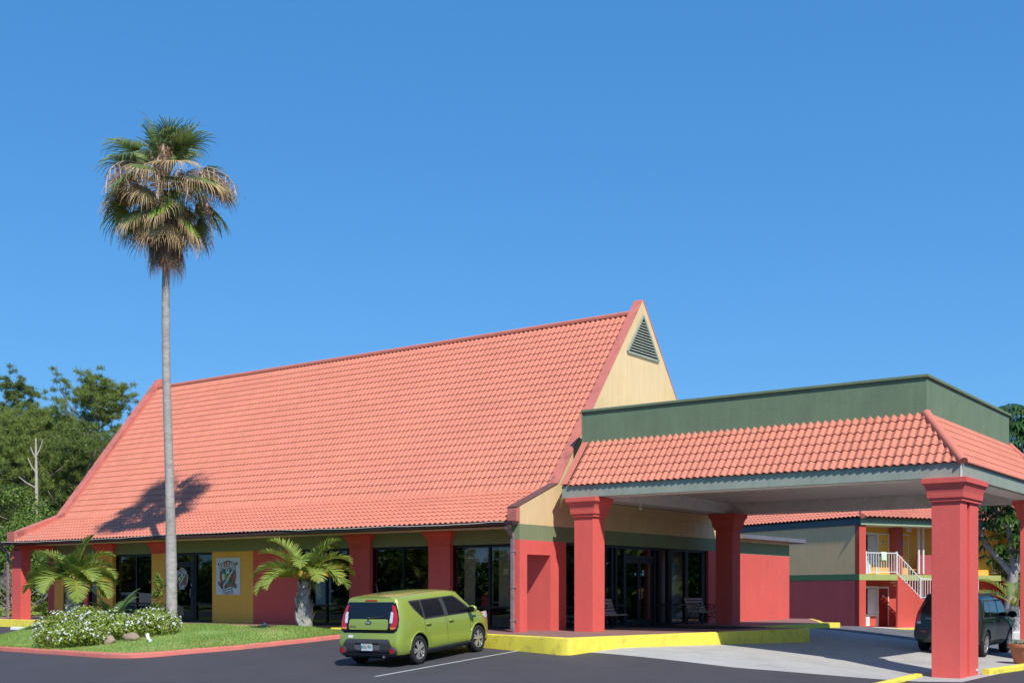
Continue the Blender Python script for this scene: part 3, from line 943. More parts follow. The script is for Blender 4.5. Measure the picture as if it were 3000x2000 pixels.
m = MB(); m.tube([(-20.5, YB + 1.35, ZP + 0.006), (-20.5, YB + 1.35, ZP + 0.73)], [0.05, 0.04], 8); obj('pedestal', m, MT['iron'], tb_)

# ---------------------------------------------------------------- low annex beside the gable wall
A = thing('building_annex', (-21, 41.2, ZP), 'low flat roofed red annex with a sage band, beyond the lobby wall', 'building')
m = MB(); m.box(-24, -18.3, 38.76, 43.56, ZP, 2.74); obj('wall', m, MT['red'], A)
m = MB(); m.box(-24, -18.3, 38.76, 43.56, 2.74, 3.17); obj('band', m, MT['green'], A)
m = MB(); m.box(-24, -18.3, 38.76, 43.56, 3.17, 3.27); obj('upper_wall', m, MT['cream'], A)
m = MB(); m.box(-24.3, -17.92, 38.8, 44.15, 3.27, 3.41); m.box(-24.3, -17.88, 44.15, 44.19, 3.25, 3.42); obj('roof_edge', m, MT['metal_roof'], A, bevel=0.01)

# ---------------------------------------------------------------- the entrance canopy
N_ = thing('entrance_canopy', (-12.5, 31.4, 0.0), 'drive-through entrance canopy with green parapet and coral tile skirt on four red columns', 'canopy')
CX0, CX1, CY0, CY1 = -17.80, -7.30, 26.86, 36.62      # faces of the fascia
EX1, EY0, EY1 = -7.27, 26.83, 36.65                  # tile eave
EZ, TZ = 4.235, 5.48                                  # eave and top of the tiles
PX1, PY0, PY1 = -8.36, 27.90, 35.58                  # faces of the parapet


def part(name, mb, mat, **k): return obj(name, mb, MT[mat], N_, **k)


m = MB(); m.box(CX0, CX1, CY0, CY0 + 0.14, 3.925, 4.26); part('fascia', m, 'fascia', bevel=0.006)
m = MB(); m.box(CX1 - 0.14, CX1, CY0 + 0.14, CY1 - 0.14, 3.925, 4.26); part('fascia', m, 'fascia', bevel=0.006)
m = MB(); m.box(CX0, CX1, CY1 - 0.14, CY1, 3.925, 4.26); part('fascia', m, 'fascia')
m = MB(); m.box(CX0, CX0 + 0.14, CY0 + 0.14, CY1 - 0.14, 3.925, 4.26); part('fascia', m, 'fascia')
m = MB(); m.box(CX1 - 0.02, CX1 + 0.012, CY0 - 0.012, CY0 + 0.02, 3.93, 4.25); part('corner_trim', m, 'white')
for q in ((CX0 + 0.14, CX1 - 0.14, CY0 + 0.14, CY0 + 0.62), (CX0 + 0.14, CX1 - 0.14, CY1 - 0.62, CY1 - 0.14),
          (CX0 + 0.14, CX0 + 0.78, CY0 + 0.62, CY1 - 0.62), (CX1 - 0.72, CX1 - 0.14, CY0 + 0.62, CY1 - 0.62)):
    m = MB(); m.box(*q, 3.93, 4.42); part('beam', m, 'beam', bevel=0.008)
m = MB(); y = CY0 + 0.62; k = 0
while y < CY1 - 0.64:
    m.box(CX0 + 0.78, CX1 - 0.72, y, min(y + 0.148, CY1 - 0.62), 4.28 + 0.004 * (k % 2), 4.33); y += 0.16; k += 1
part('ceiling', m, 'soffit')
m = MB(); m.box(CX0 + 0.78, CX1 - 0.72, CY0 + 0.62, CY1 - 0.62, 4.335, 4.36); part('ceiling_backing', m, 'under')
# parapet
m = MB(); m.box(CX0 + 0.02, PX1, PY0, PY0 + 0.2, 4.6, 6.37); part('parapet', m, 'para')
m = MB(); m.box(PX1 - 0.2, PX1, PY0 + 0.2, PY1 - 0.2, 4.6, 6.37); part('parapet', m, 'para')
m = MB(); m.box(CX0 + 0.02, PX1, PY1 - 0.2, PY1, 4.6, 6.37); part('parapet', m, 'para')
m = MB(); m.box(CX0 + 0.02, CX0 + 0.22, PY0 + 0.2, PY1 - 0.2, 4.6, 6.37); part('parapet', m, 'para')
for q in ((CX0 - 0.02, PX1 + 0.05, PY0 - 0.05, PY0 + 0.24), (PX1 - 0.24, PX1 + 0.05, PY0 + 0.24, PY1 - 0.24), (CX0 - 0.02, PX1 + 0.05, PY1 - 0.24, PY1 + 0.05), (CX0 - 0.02, CX0 + 0.26, PY0 + 0.24, PY1 - 0.24)):
    m = MB(); m.box(*q, 6.37, 6.44); part('coping', m, 'para', bevel=0.008)
m = MB(); m.box(CX0 - 0.012, CX0 + 0.018, PY0 - 0.02, PY0 + 0.02, 5.42, 6.37); part('corner_trim', m, 'para')
m = MB(); m.box(CX0 + 0.2, PX1 - 0.2, PY0 + 0.2, PY1 - 0.2, 5.5, 5.55); part('flat_roof', m, 'soffit')
# decks under the tile skirt
d_ = 0.015
m = MB()
m.add([(CX0, EY0 + 0.03, EZ - d_), (EX1 - 0.03, EY0 + 0.03, EZ - d_), (PX1, PY0, TZ - d_), (CX0, PY0, TZ - d_),
       (EX1 - 0.03, EY1 - 0.03, EZ - d_), (PX1, PY1, TZ - d_), (CX0, EY1 - 0.03, EZ - d_), (CX0, PY1, TZ - d_)],
      [(0, 1, 2, 3), (1, 4, 5, 2), (4, 6, 7, 5)])
m.add([(CX0, EY0 + 0.03, EZ - d_ - 0.03), (CX0, EY0 + 0.03, EZ - d_), (CX0, PY0, TZ - d_), (CX0, PY0, EZ - d_ - 0.03)], [(0, 1, 2, 3)])
part('roof_deck', m, 'under')
m = MB(); m.add([(CX0, EY1, EZ), (EX1, EY1, EZ), (PX1, PY1, TZ), (CX0, PY1, TZ)], [(3, 2, 1, 0)][::-1]); part('rear_roof', m, 'tile')

rise = TZ - EZ; run = PY0 - EY0; runx = EX1 - PX1
sl = math.hypot(rise, run); expo = 0.297
vd = Vector((0, run / sl, rise / sl))
plan = tile_field(N_, tile_small, (CX0 + 0.22, EY0 - 0.005, EZ), (1, 0, 0), vd,
                  lambda r: (0, (EX1 - CX0 - 0.22) - r * expo * run / sl * runx / run - 0.03), TP, expo, 6)
plan = [t for t in plan if t[0].z < TZ - 0.02]
slx = math.hypot(rise, runx)
vdx = Vector((-runx / slx, 0, rise / slx))
p2 = tile_field(N_, tile_small, (EX1, EY0, EZ), (0, 1, 0), vdx,
                lambda r: (r * expo * runx / slx + 0.05, EY1 - EY0 - r * expo * runx / slx - 0.05), TP, expo, 6)
p2 = [t for t in p2 if t[0].z < TZ - 0.02]
lay_tiles(plan + p2, 300, singles=lambda t: t[0].y + 0.5 * max(0, t[0].x + 8.0) * 6)
# hip ridges, rake trim, top flashing
m = MB(); a_ = Vector((EX1 + 0.03, EY0 - 0.03, EZ + 0.03)); b_ = Vector((PX1 - 0.02, PY0 + 0.02, TZ + 0.07))
dirh = (b_ - a_).normalized(); side = Vector((0.7071, 0.7071, 0)); up = side.cross(dirh); up = up if up.z > 0 else -up
rows = []
for f in (0, 1):
    c = a_ + (b_ - a_) * f; row = []
    for k in range(9):
        t = PI * k / 8; row.append(c + side * (math.cos(t) * 0.10) + up * (math.sin(t) * 0.085 + 0.0))
    row.append(c - side * 0.10 - up * 0.06); row.append(c + side * 0.10 - up * 0.06)
    rows.append(row)
m.grid(rows, close=True); m.poly(rows[0]); m.poly(rows[1][::-1]); part('hip_ridge', m, 'ridge', smooth=True, ang=50, orient=True)
m = MB(); a2 = Vector((EX1 + 0.03, EY1 + 0.03, EZ + 0.03)); b2 = Vector((PX1 - 0.02, PY1 - 0.02, TZ + 0.07)); m.tube([a2, b2], 0.10, 10); part('hip_ridge', m, 'ridge')
m = MB(); m.bar((CX0 + 0.10, EY0 - 0.02, EZ + 0.055), (CX0 + 0.10, PY0 - 0.01, TZ + 0.055), 0.2, 0.03); part('rake_trim', m, 'ridge', bevel=0.008)

# columns


def column(x0, x1, ys, zb, groove=None):
    m = MB(); zt = 3.42
    ya, yb = ys
    if groove:
        m.box(x0, x1, ya, groove[0], zb, zt); m.box(x0 + 0.01, x1 - 0.13, groove[0], groove[1], zb, zt); m.box(x0, x1, groove[1], yb, zb, zt)
    else:
        m.box(x0, x1, ya, yb, zb, zt)
    c = part('column', m, 'red', bevel=0.012)
    prof = [(0.0, 3.40), (0.045, 3.40), (0.045, 3.475), (0.075, 3.475), (0.08, 3.53), (0.085, 3.60), (0.10, 3.67), (0.118, 3.73), (0.152, 3.785), (0.172, 3.80), (0.172, 3.917), (0.0, 3.917)]
    rows = []
    for d, z in prof: rows.append([(x0 - d, ya - d, z), (x1 + d, ya - d, z), (x1 + d, yb + d, z), (x0 - d, yb + d, z)])
    k = MB(); k.grid(rows, close=True); k.poly(rows[-1])
    obj('capital', k, MT['red'], c, bevel=0.006)
    return c


column(-17.40, -16.80, (26.86, 27.45), 0.30)
column(-17.40, -16.80, (35.35, 35.95), 0.30)
column(-7.95, -7.32, (26.875, 28.33), -0.9, (27.40, 27.64))
column(-7.95, -7.32, (35.06, 36.60), -0.9, (35.6, 35.84))
m = MB(); m.tube([(-17.1, 29.9, 3.93), (-17.1, 29.9, 3.84), (-17.06, 29.86, 3.78)], [0.03, 0.035, 0.05], 10); part('spot_lamp', m, 'white')
m = MB(); m.lathe([(0.0, 0.03), (0.028, 0.02), (0.03, 0.0), (0.03, -0.02)], (-7.31, 28.15, -0.38), 10, 'x'); part('kerb_reflector', m, 'white')

# ---------------------------------------------------------------- the motel wing behind (built along its own axes, then turned)
ML = (-20.83, 58.38, 0.0); MR = math.radians(63.0)
motel = thing('motel_wing', (0, 0, 0), 'two storey motel wing with beige end wall, red ground floor, white railings and outside stair', 'building')
MT['shade_red'] = M('shaded_red_stucco', (0.50, 0.10, 0.105), 0.85, 0.10, 1.0, bump=0.25, bs=40, streak=0.06, fine=0.08, fs=20)  # motel red with the dark of its shaded walls put into the colour
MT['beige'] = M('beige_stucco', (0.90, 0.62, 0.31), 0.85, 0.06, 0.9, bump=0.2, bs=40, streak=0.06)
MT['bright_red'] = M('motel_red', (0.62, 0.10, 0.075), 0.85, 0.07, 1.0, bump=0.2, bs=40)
MT['door_red'] = M('door_red', (0.30, 0.025, 0.02), 0.45, 0.05, 2)
MT['lime'] = M('slab_green', (0.42, 0.47, 0.16), 0.8, 0.06, 1.0, streak=0.08)
MT['stripe'] = M('stripe_green', (0.10, 0.22, 0.10), 0.8, 0.08, 1.0)
MT['pale_green'] = M('pale_fascia', (0.36, 0.45, 0.29), 0.8, 0.06, 1.0, streak=0.05)
MT['blue_fascia'] = M('slate_fascia', (0.10, 0.155, 0.16), 0.8, 0.1, 1.0, streak=0.08)
MT['orange'] = M('orange_panel', (0.80, 0.40, 0.03), 0.7, 0.03)


def mp(name, m, mat, par=None, **k): return obj(name, m, MT[mat] if isinstance(mat, str) else mat, par or motel, **k)


GZ = -0.62
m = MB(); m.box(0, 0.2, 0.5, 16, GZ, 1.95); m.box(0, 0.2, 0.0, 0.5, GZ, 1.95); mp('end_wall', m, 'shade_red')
m = MB(); m.box(-0.004, 0.2, 0, 16, 1.95, 2.25); mp('band', m, 'stripe')
m = MB(); m.box(0, 0.2, 0, 16, 2.25, 4.72); mp('upper_end_wall', m, 'beige')
for z0, z1 in ((GZ, 1.95), (2.25, 4.72)):
    m = MB(); m.box(0.0, 0.44, -0.012, 0.3, z0, z1); mp('pier', m, 'bright_red')
m = MB(); m.box(0.0, 0.44, -0.02, 0.3, 1.95, 2.25); m.box(0.44, 2.58, -0.02, 1.78, 1.95, 2.25); mp('balcony_slab', m, 'lime')
m = MB(); m.box(0.2, 12, 1.78, 1.93, GZ, 2.0); mp('ground_floor_wall', m, 'bright_red')
m = MB(); m.box(0.2, 12, 1.78, 1.93, 2.0, 4.75); mp('upper_wall', m, 'yellow')
m = MB(); m.box(0.2, 12, 0.0, 1.78, 4.75, 4.8); mp('balcony_ceiling', m, 'soffit')
m = MB(); m.box(2.58, 12, 0.95, 1.78, 1.95, 2.25); mp('gallery_slab', m, 'lime')


def room_front(x0, x1, z0, z1, doors, col, acx, panel):
    """window with curtain and air conditioner, and doors"""
    y = 1.74
    m = MB(); fw = 0.07
    m.box(x0, x1, y - 0.04, y + 0.03, z1 - 0.12, z1); m.box(x0, x0 + fw, y - 0.04, y + 0.03, z0, z1 - 0.12); m.box(x1 - fw, x1, y - 0.04, y + 0.03, z0, z1 - 0.12)
    zs = z0 + 0.55; m.box(x0 + fw, x1 - fw, y - 0.05, y + 0.03, zs, zs + 0.09)
    m.box(x0 + (x1 - x0) * 0.88, x0 + (x1 - x0) * 0.90, y - 0.03, y + 0.02, zs + 0.09, z1 - 0.12)
    w = mp('window', m, 'white')
    g = MB(); g.poly([(x0 + fw, y - 0.005, zs + 0.09), (x1 - fw, y - 0.005, zs + 0.09), (x1 - fw, y - 0.005, z1 - 0.12), (x0 + fw, y - 0.005, z1 - 0.12)]); obj('pane', g, MT['car_glass'], w)
    xc = x0 + (x1 - x0) * 0.50; rows = []
    for z in (zs + 0.1, z1 - 0.14): rows.append([(xc + (x1 - xc - 0.1) * k / 40, y - 0.03 + 0.018 * math.sin(k * 1.1), z) for k in range(41)])
    g = MB(); g.grid(rows); obj('curtain', g, MT['valance'], w, smooth=True)
    g = MB(); g.box(x0 + fw, x1 - fw, y - 0.03, y + 0.03, z0 + 0.02, zs); obj('panel', g, MT[panel], w)
    g = MB(); g.box(acx, acx + 0.62, y - 0.14, y - 0.032, z0 + 0.04, zs - 0.03)
    for k in range(9): g.box(acx + 0.03, acx + 0.59, y - 0.155, y - 0.14, z0 + 0.08 + k * 0.045, z0 + 0.105 + k * 0.045)
    obj('air_conditioner', g, MT['white'], w)
    for a_, b_ in doors:
        m = MB(); m.box(a_, b_, y - 0.02, y + 0.03, z0, z1 - 0.12); d = mp('door', m, col)
        m = MB(); m.box(a_ - 0.06, a_, y - 0.05, y + 0.03, z0, z1 - 0.12); m.box(b_, b_ + 0.05, y - 0.05, y + 0.03, z0, z1 - 0.12); m.box(a_ - 0.06, b_ + 0.05, y - 0.05, y + 0.03, z1 - 0.12, z1 - 0.03); mp('door_frame', m, 'white')
        m = MB(); m.box(a_ + 0.05, a_ + 0.09, y - 0.07, y - 0.021, z0 + 0.92, z0 + 1.14); m.bar((a_ + 0.07, y - 0.06, z0 + 1.02), (a_ + 0.18, y - 0.06, z0 + 1.02), 0.02, 0.025); obj('handle', m, MT['chrome'], d)
        m = MB(); cx = (a_ + b_) / 2; m.box(cx - 0.08, cx + 0.08, y - 0.032, y - 0.021, z0 + 1.55, z0 + 1.64 + (0.16 if z0 > 1 else 0)); obj('number_plate', m, MT['valance'], d)
        if z0 > 1:
            m = MB(); m.box(cx - 0.04, cx + 0.04, y - 0.036, y - 0.033, z0 + 1.69, z0 + 1.78); m.box(cx - 0.05, cx + 0.05, y - 0.036, y - 0.033, z0 + 1.58, z0 + 1.62); obj('plate_print', m, MT['blue_fascia'], d)


room_front(1.52, 2.88, GZ + 0.16, 1.66, [(2.96, 3.62)], 'door_red', 1.62, 'bright_red')
room_front(1.54, 2.86, 2.27, 4.46, [(2.94, 3.66), (4.32, 5.06)], 'yellow', 1.70, 'orange')
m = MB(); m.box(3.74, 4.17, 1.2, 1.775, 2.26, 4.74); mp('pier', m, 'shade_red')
for x in (4.98, 5.30):
    m = MB(); m.box(x, x + 0.10, 0.9, 0.98, 2.3, 4.74); mp('post', m, 'white')
m = MB(); m.box(5.0, 7.6, 1.0, 1.1, 2.26, 3.3); mp('gallery_parapet', m, 'shade_red')
# stair: side wall, treads, landing
m = MB()
m.prism([(2.60, 0.0, GZ), (2.60, 0.0, 2.22), (4.42, 0.0, 0.86), (8.45, 0.0, 0.86), (8.45, 0.0, GZ)], (0, 0.12, 0)); mp('stair_wall', m, 'bright_red')
for k in range(9):
    m = MB(); x = 2.6 + k * 0.205; z = 2.18 - k * 0.155; m.box(x, x + 0.26, 0.13, 0.92, z - 0.05, z); mp('stair_tread', m, 'soffit')
m = MB(); m.box(4.42, 8.45, 0.13, 0.92, 0.74, 0.86); mp('landing', m, 'soffit')


def railing(pts, rail_h=1.06, step=0.168):
    """white metal railing through floor points"""
    m = MB()
    for a_, b_ in zip(pts[:-1], pts[1:]):
        a_ = Vector(a_); b_ = Vector(b_)
        m.bar(a_ + Vector((0, 0, rail_h)), b_ + Vector((0, 0, rail_h)), 0.05, 0.05); m.bar(a_ + Vector((0, 0, 0.09)), b_ + Vector((0, 0, 0.09)), 0.035, 0.035)
    r = mp('railing', m, 'white')
    for p in pts:
        m = MB(); p = Vector(p); m.box(p.x - 0.04, p.x + 0.04, p.y - 0.04, p.y + 0.04, p.z + 0.0, p.z + rail_h + 0.08); obj('newel_post', m, MT['white'], r)
    for a_, b_ in zip(pts[:-1], pts[1:]):
        a_ = Vector(a_); b_ = Vector(b_); n = max(2, int((Vector((b_.x, b_.y, 0)) - Vector((a_.x, a_.y, 0))).length / step))
        for k in range(1, n):
            p = a_ + (b_ - a_) * k / n
            m = MB(); m.box(p.x - 0.014, p.x + 0.014, p.y - 0.014, p.y + 0.014, p.z + 0.1, p.z + rail_h - 0.02); obj('baluster', m, MT['white'], r)
    return r


railing([(0.50, 0.06, 2.27), (2.58, 0.06, 2.27), (4.24, 0.06, 0.98), (8.4, 0.06, 0.86)])
# fascia and roof
m = MB(); m.box(-0.035, 12, -0.10, 0.02, 4.72, 5.10); mp('fascia', m, 'pale_green')
m = MB(); m.box(-0.035, -0.006, -0.10, 16, 4.715, 5.09); mp('fascia', m, 'blue_fascia')
SLM = math.radians(24); EZM = 5.09; MRUN = 7.0
tile_big = tile_mesh('motel_tile', 0.31, 0.42, 0.035, 0.035, 0.03, 5)
cs, sn = math.cos(SLM), math.sin(SLM)
m = MB(); h = MRUN * math.tan(SLM)
m.add([(-0.08, -0.33, EZM - 0.03), (12, -0.33, EZM - 0.03), (12, MRUN - 0.33, EZM - 0.03 + h), (MRUN - 0.33, MRUN - 0.33, EZM - 0.03 + h), (-0.08, 16, EZM - 0.03), (MRUN - 0.33, 16, EZM - 0.03 + h)],
      [(0, 1, 2, 3), (0, 3, 5, 4)]); mp('roof_deck', m, 'under')
exm = 0.40
plan = tile_field(motel, tile_big, (-0.10, -0.35, EZM), (1, 0, 0), (0, cs, sn), lambda r: (r * exm * cs + 0.05, 10.0), 0.31, exm, 9)
# the other slope faces -x: its eave runs along y
pl2 = tile_field(motel, tile_big, (-0.10, 16.0, EZM), (0, -1, 0), (cs, 0, sn), lambda r: (0, 16.35 - r * exm * cs - 0.05), 0.31, exm, 9)
lay_tiles(plan + pl2, 300, singles=lambda t: (t[0] - Vector((-0.3, -0.3, 5.1))).length + (0 if t[0].x - t[0].y > 0 else 1.0))
m = MB(); m.tube([(-0.12, -0.37, EZM + 0.05), (MRUN * 0.55, MRUN * 0.55, EZM + 0.07 + MRUN * 0.55 * math.tan(SLM) + 0.16)], 0.13, 8); mp('hip_ridge', m, 'ridge', smooth=True)
m = MB(); m.box(0.3, 12, -0.6, 1.78, GZ - 0.1, GZ + 0.14); mp('walkway', m, 'soffit')
m = MB(); m.box(0.3, 12, -0.72, -0.602, GZ - 0.1, GZ + 0.145); mp('walkway_kerb', m, 'curb_y')
# things on the motel, placed in the same axes
ex = thing('exit_sign', (3.95, 0.55, 4.40), 'small exit sign under the motel balcony ceiling', 'sign')
m = MB(); m.box(3.80, 4.10, 0.53, 0.57, 4.48, 4.70); m.box(3.93, 3.97, 0.54, 0.56, 4.70, 4.75); obj('sign_box', m, MT['white'], ex)


def text_mesh(body, size, align='CENTER', ext=0.0, font_scale_x=1.0, spacing=1.0):
    c = bpy.data.curves.new('lettering', 'FONT'); c.body = body; c.size = size; c.align_x = align; c.align_y = 'CENTER'; c.extrude = ext; c.resolution_u = 2; c.space_character = spacing
    o = bpy.data.objects.new('lettering', c); COL.objects.link(o)
    bpy.context.view_layer.update()
    me = bpy.data.meshes.new_from_object(o.evaluated_get(bpy.context.evaluated_depsgraph_get()))
    bpy.data.objects.remove(o); bpy.data.curves.remove(c)
    v = [(q.co.x * font_scale_x, q.co.y, q.co.z) for q in me.vertices]; f = [tuple(p.vertices) for p in me.polygons]
    bpy.data.meshes.remove(me)
    return v, f


def text_obj(name, body, size, org, right, up, mat, parent, off=0.004, sx=1.0, bold=0.0, align='CENTER'):
    v, f = text_mesh(body, size, align, font_scale_x=sx)
    R_ = Vector(right); U_ = Vector(up); N = R_.cross(U_)
    mm = MB(); mm.add([Vector(org) + R_ * a + U_ * b + N * off for a, b, c in v], f)
    if bold:
        for dx, dy in ((bold, 0), (-bold, 0), (0, bold), (0, -bold)):
            mm.add([Vector(org) + R_ * (a + dx) + U_ * (b + dy) + N * (off - 0.0003 * (1 + abs(dx) * 0 + (dy != 0))) for a, b, c in v], f)
    return obj(name, mm, mat, parent)


red_ink = M('red_ink', (0.6, 0.05, 0.03), 0.6, 0)
text_obj('lettering', 'EXIT', 0.15, (3.95, 0.53, 4.59), (1, 0, 0), (0, 0, 1), red_ink, ex, 0.004, 0.85)
tw = MB(); rows = []
for j in range(7):
    f = j / 6; a = f * PI
    pass
path = [(0.02, 2.92 + 0.0)]
yy = [(0.115, 3.02), (0.115, 3.2), (0.11, 3.33), (0.085, 3.375), (0.06, 3.385), (0.035, 3.375), (0.012, 3.33), (0.006, 3.2), (0.0, 2.96)]
tw.grid([[(1.50 + 0.36 * k / 8 + 0.01 * math.sin(j), y - 0.004 * math.sin(k * 1.9 + j * .3), z) for k in range(9)] for j, (y, z) in enumerate(yy)])
towel = obj('towel', tw, M('mint_towel', (0.66, 0.86, 0.60), 0.95, 0.05, 12), None, smooth=True, label='pale green towel hung over the balcony railing', cat='towel')
ch = thing('folded_lounger', (0.75, 0.35, 2.27), 'white slatted plastic lounger stood on end behind the balcony railing', 'chair')
for k in range(5):
    m = MB(); x = 0.56 + k * 0.085; zt = 3.22 - 0.02 * (k - 1.5) ** 2
    m.hexa([(x, 0.22, 2.27), (x + 0.07, 0.22, 2.27), (x + 0.07, 0.25, 2.27), (x, 0.25, 2.27), (x, 0.36, zt), (x + 0.07, 0.36, zt), (x + 0.07, 0.39, zt), (x, 0.39, zt)]); obj('slat', m, MT['white'], ch)
m = MB(); m.bar((0.56, 0.36, 3.0), (0.97, 0.36, 3.0), 0.03, 0.05); m.bar((0.56, 0.29, 2.5), (0.97, 0.29, 2.5), 0.03, 0.05); obj('frame', m, MT['white'], ch)
for o in (motel, ex, towel, ch):
    p = o.location.copy(); o.location = Vector(ML) + Matrix.Rotation(MR, 4, 'Z') @ p; o.rotation_euler.z = MR

# far wing that closes the court, seen through the trees at the right edge
fw_ = thing('motel_wing', (0, 0, 0), 'far motel wing in tree shade, ochre upper floor behind a railing, beyond the palm', 'building')
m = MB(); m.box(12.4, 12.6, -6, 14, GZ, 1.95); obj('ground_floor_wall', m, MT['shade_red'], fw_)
m = MB(); m.box(12.4, 12.6, -6, 14, 2.25, 4.9); obj('upper_wall', m, MT['yellow'], fw_)
m = MB(); m.box(11.3, 12.6, -6, 14, 1.95, 2.25); obj('balcony_slab', m, MT['lime'], fw_)
m = MB(); m.box(11.0, 18, -6.4, 14.4, 4.9, 5.3); obj('fascia', m, MT['pale_green'], fw_)
m = MB(); m.add([(10.9, -6.5, 5.3), (18, -6.5, 8.4), (18, 14.5, 8.4), (10.9, 14.5, 5.3)], [(0, 1, 2, 3)]); obj('roof', m, MT['tile'], fw_)
for y0 in (-4.2, -0.6, 3.0, 6.6, 10.2):
    for z0 in (GZ + 0.2, 2.3):
        m = MB(); m.box(12.36, 12.4, y0, y0 + 1.4, z0 + 0.5, z0 + 2.0); w = obj('window', m, MT['white'], fw_)
        m = MB(); m.box(12.345, 12.36, y0 + 0.07, y0 + 1.33, z0 + 0.57, z0 + 1.93); obj('pane', m, MT['car_glass'], w)
        m = MB(); m.box(12.36, 12.4, y0 + 1.6, y0 + 2.4, z0, z0 + 2.0); obj('door', m, MT['door_red'] if z0 < 1 else MT['orange'], fw_)
m = MB(); m.bar((11.35, -6, 3.33), (11.35, 14, 3.33), 0.05, 0.05); m.bar((11.35, -6, 2.38), (11.35, 14, 2.38), 0.04, 0.04)
rl = obj('railing', m, MT['white'], fw_)
bal = MB(); bal.box(-0.014, 0.014, -0.014, 0.014, -0.45, 0.45); bme = mesh_from('baluster', bal.v, bal.f, None, [MT['white']])
for k in range(110):
    inst('baluster', bme, (11.35, -5.9 + k * 0.18, 2.85), (0, 0, 0), rl)
for y0 in (-6, -1, 4, 9, 13.8):
    m = MB(); m.box(11.3, 11.5, y0, y0 + 0.2, GZ, 1.95); obj('post', m, MT['shade_red'], fw_)
fw_.location = ML; fw_.rotation_euler.z = MR

# ---------------------------------------------------------------- cafe sign and door decal
ink_k = M('ink_black', (0.012, 0.012, 0.015), 0.5, 0)
ink_w = M('ink_white', (0.74, 0.76, 0.80), 0.5, 0)
ink_o = M('ink_orange', (0.80, 0.22, 0.03), 0.5, 0)
ink_r = M('ink_red_orange', (0.66, 0.085, 0.025), 0.5, 0)
ink_g = M('ink_green', (0.015, 0.17, 0.06), 0.5, 0)
ink_g2 = M('ink_light_green', (0.12, 0.36, 0.06), 0.5, 0)
ink_gr = M('ink_grey', (0.20, 0.24, 0.26), 0.5, 0)
ink_b = M('ink_brown', (0.36, 0.08, 0.03), 0.5, 0)
ink_t = M('ink_tan', (0.55, 0.32, 0.16), 0.5, 0)
ink_y = M('ink_pale_yellow', (0.72, 0.76, 0.50), 0.5, 0)


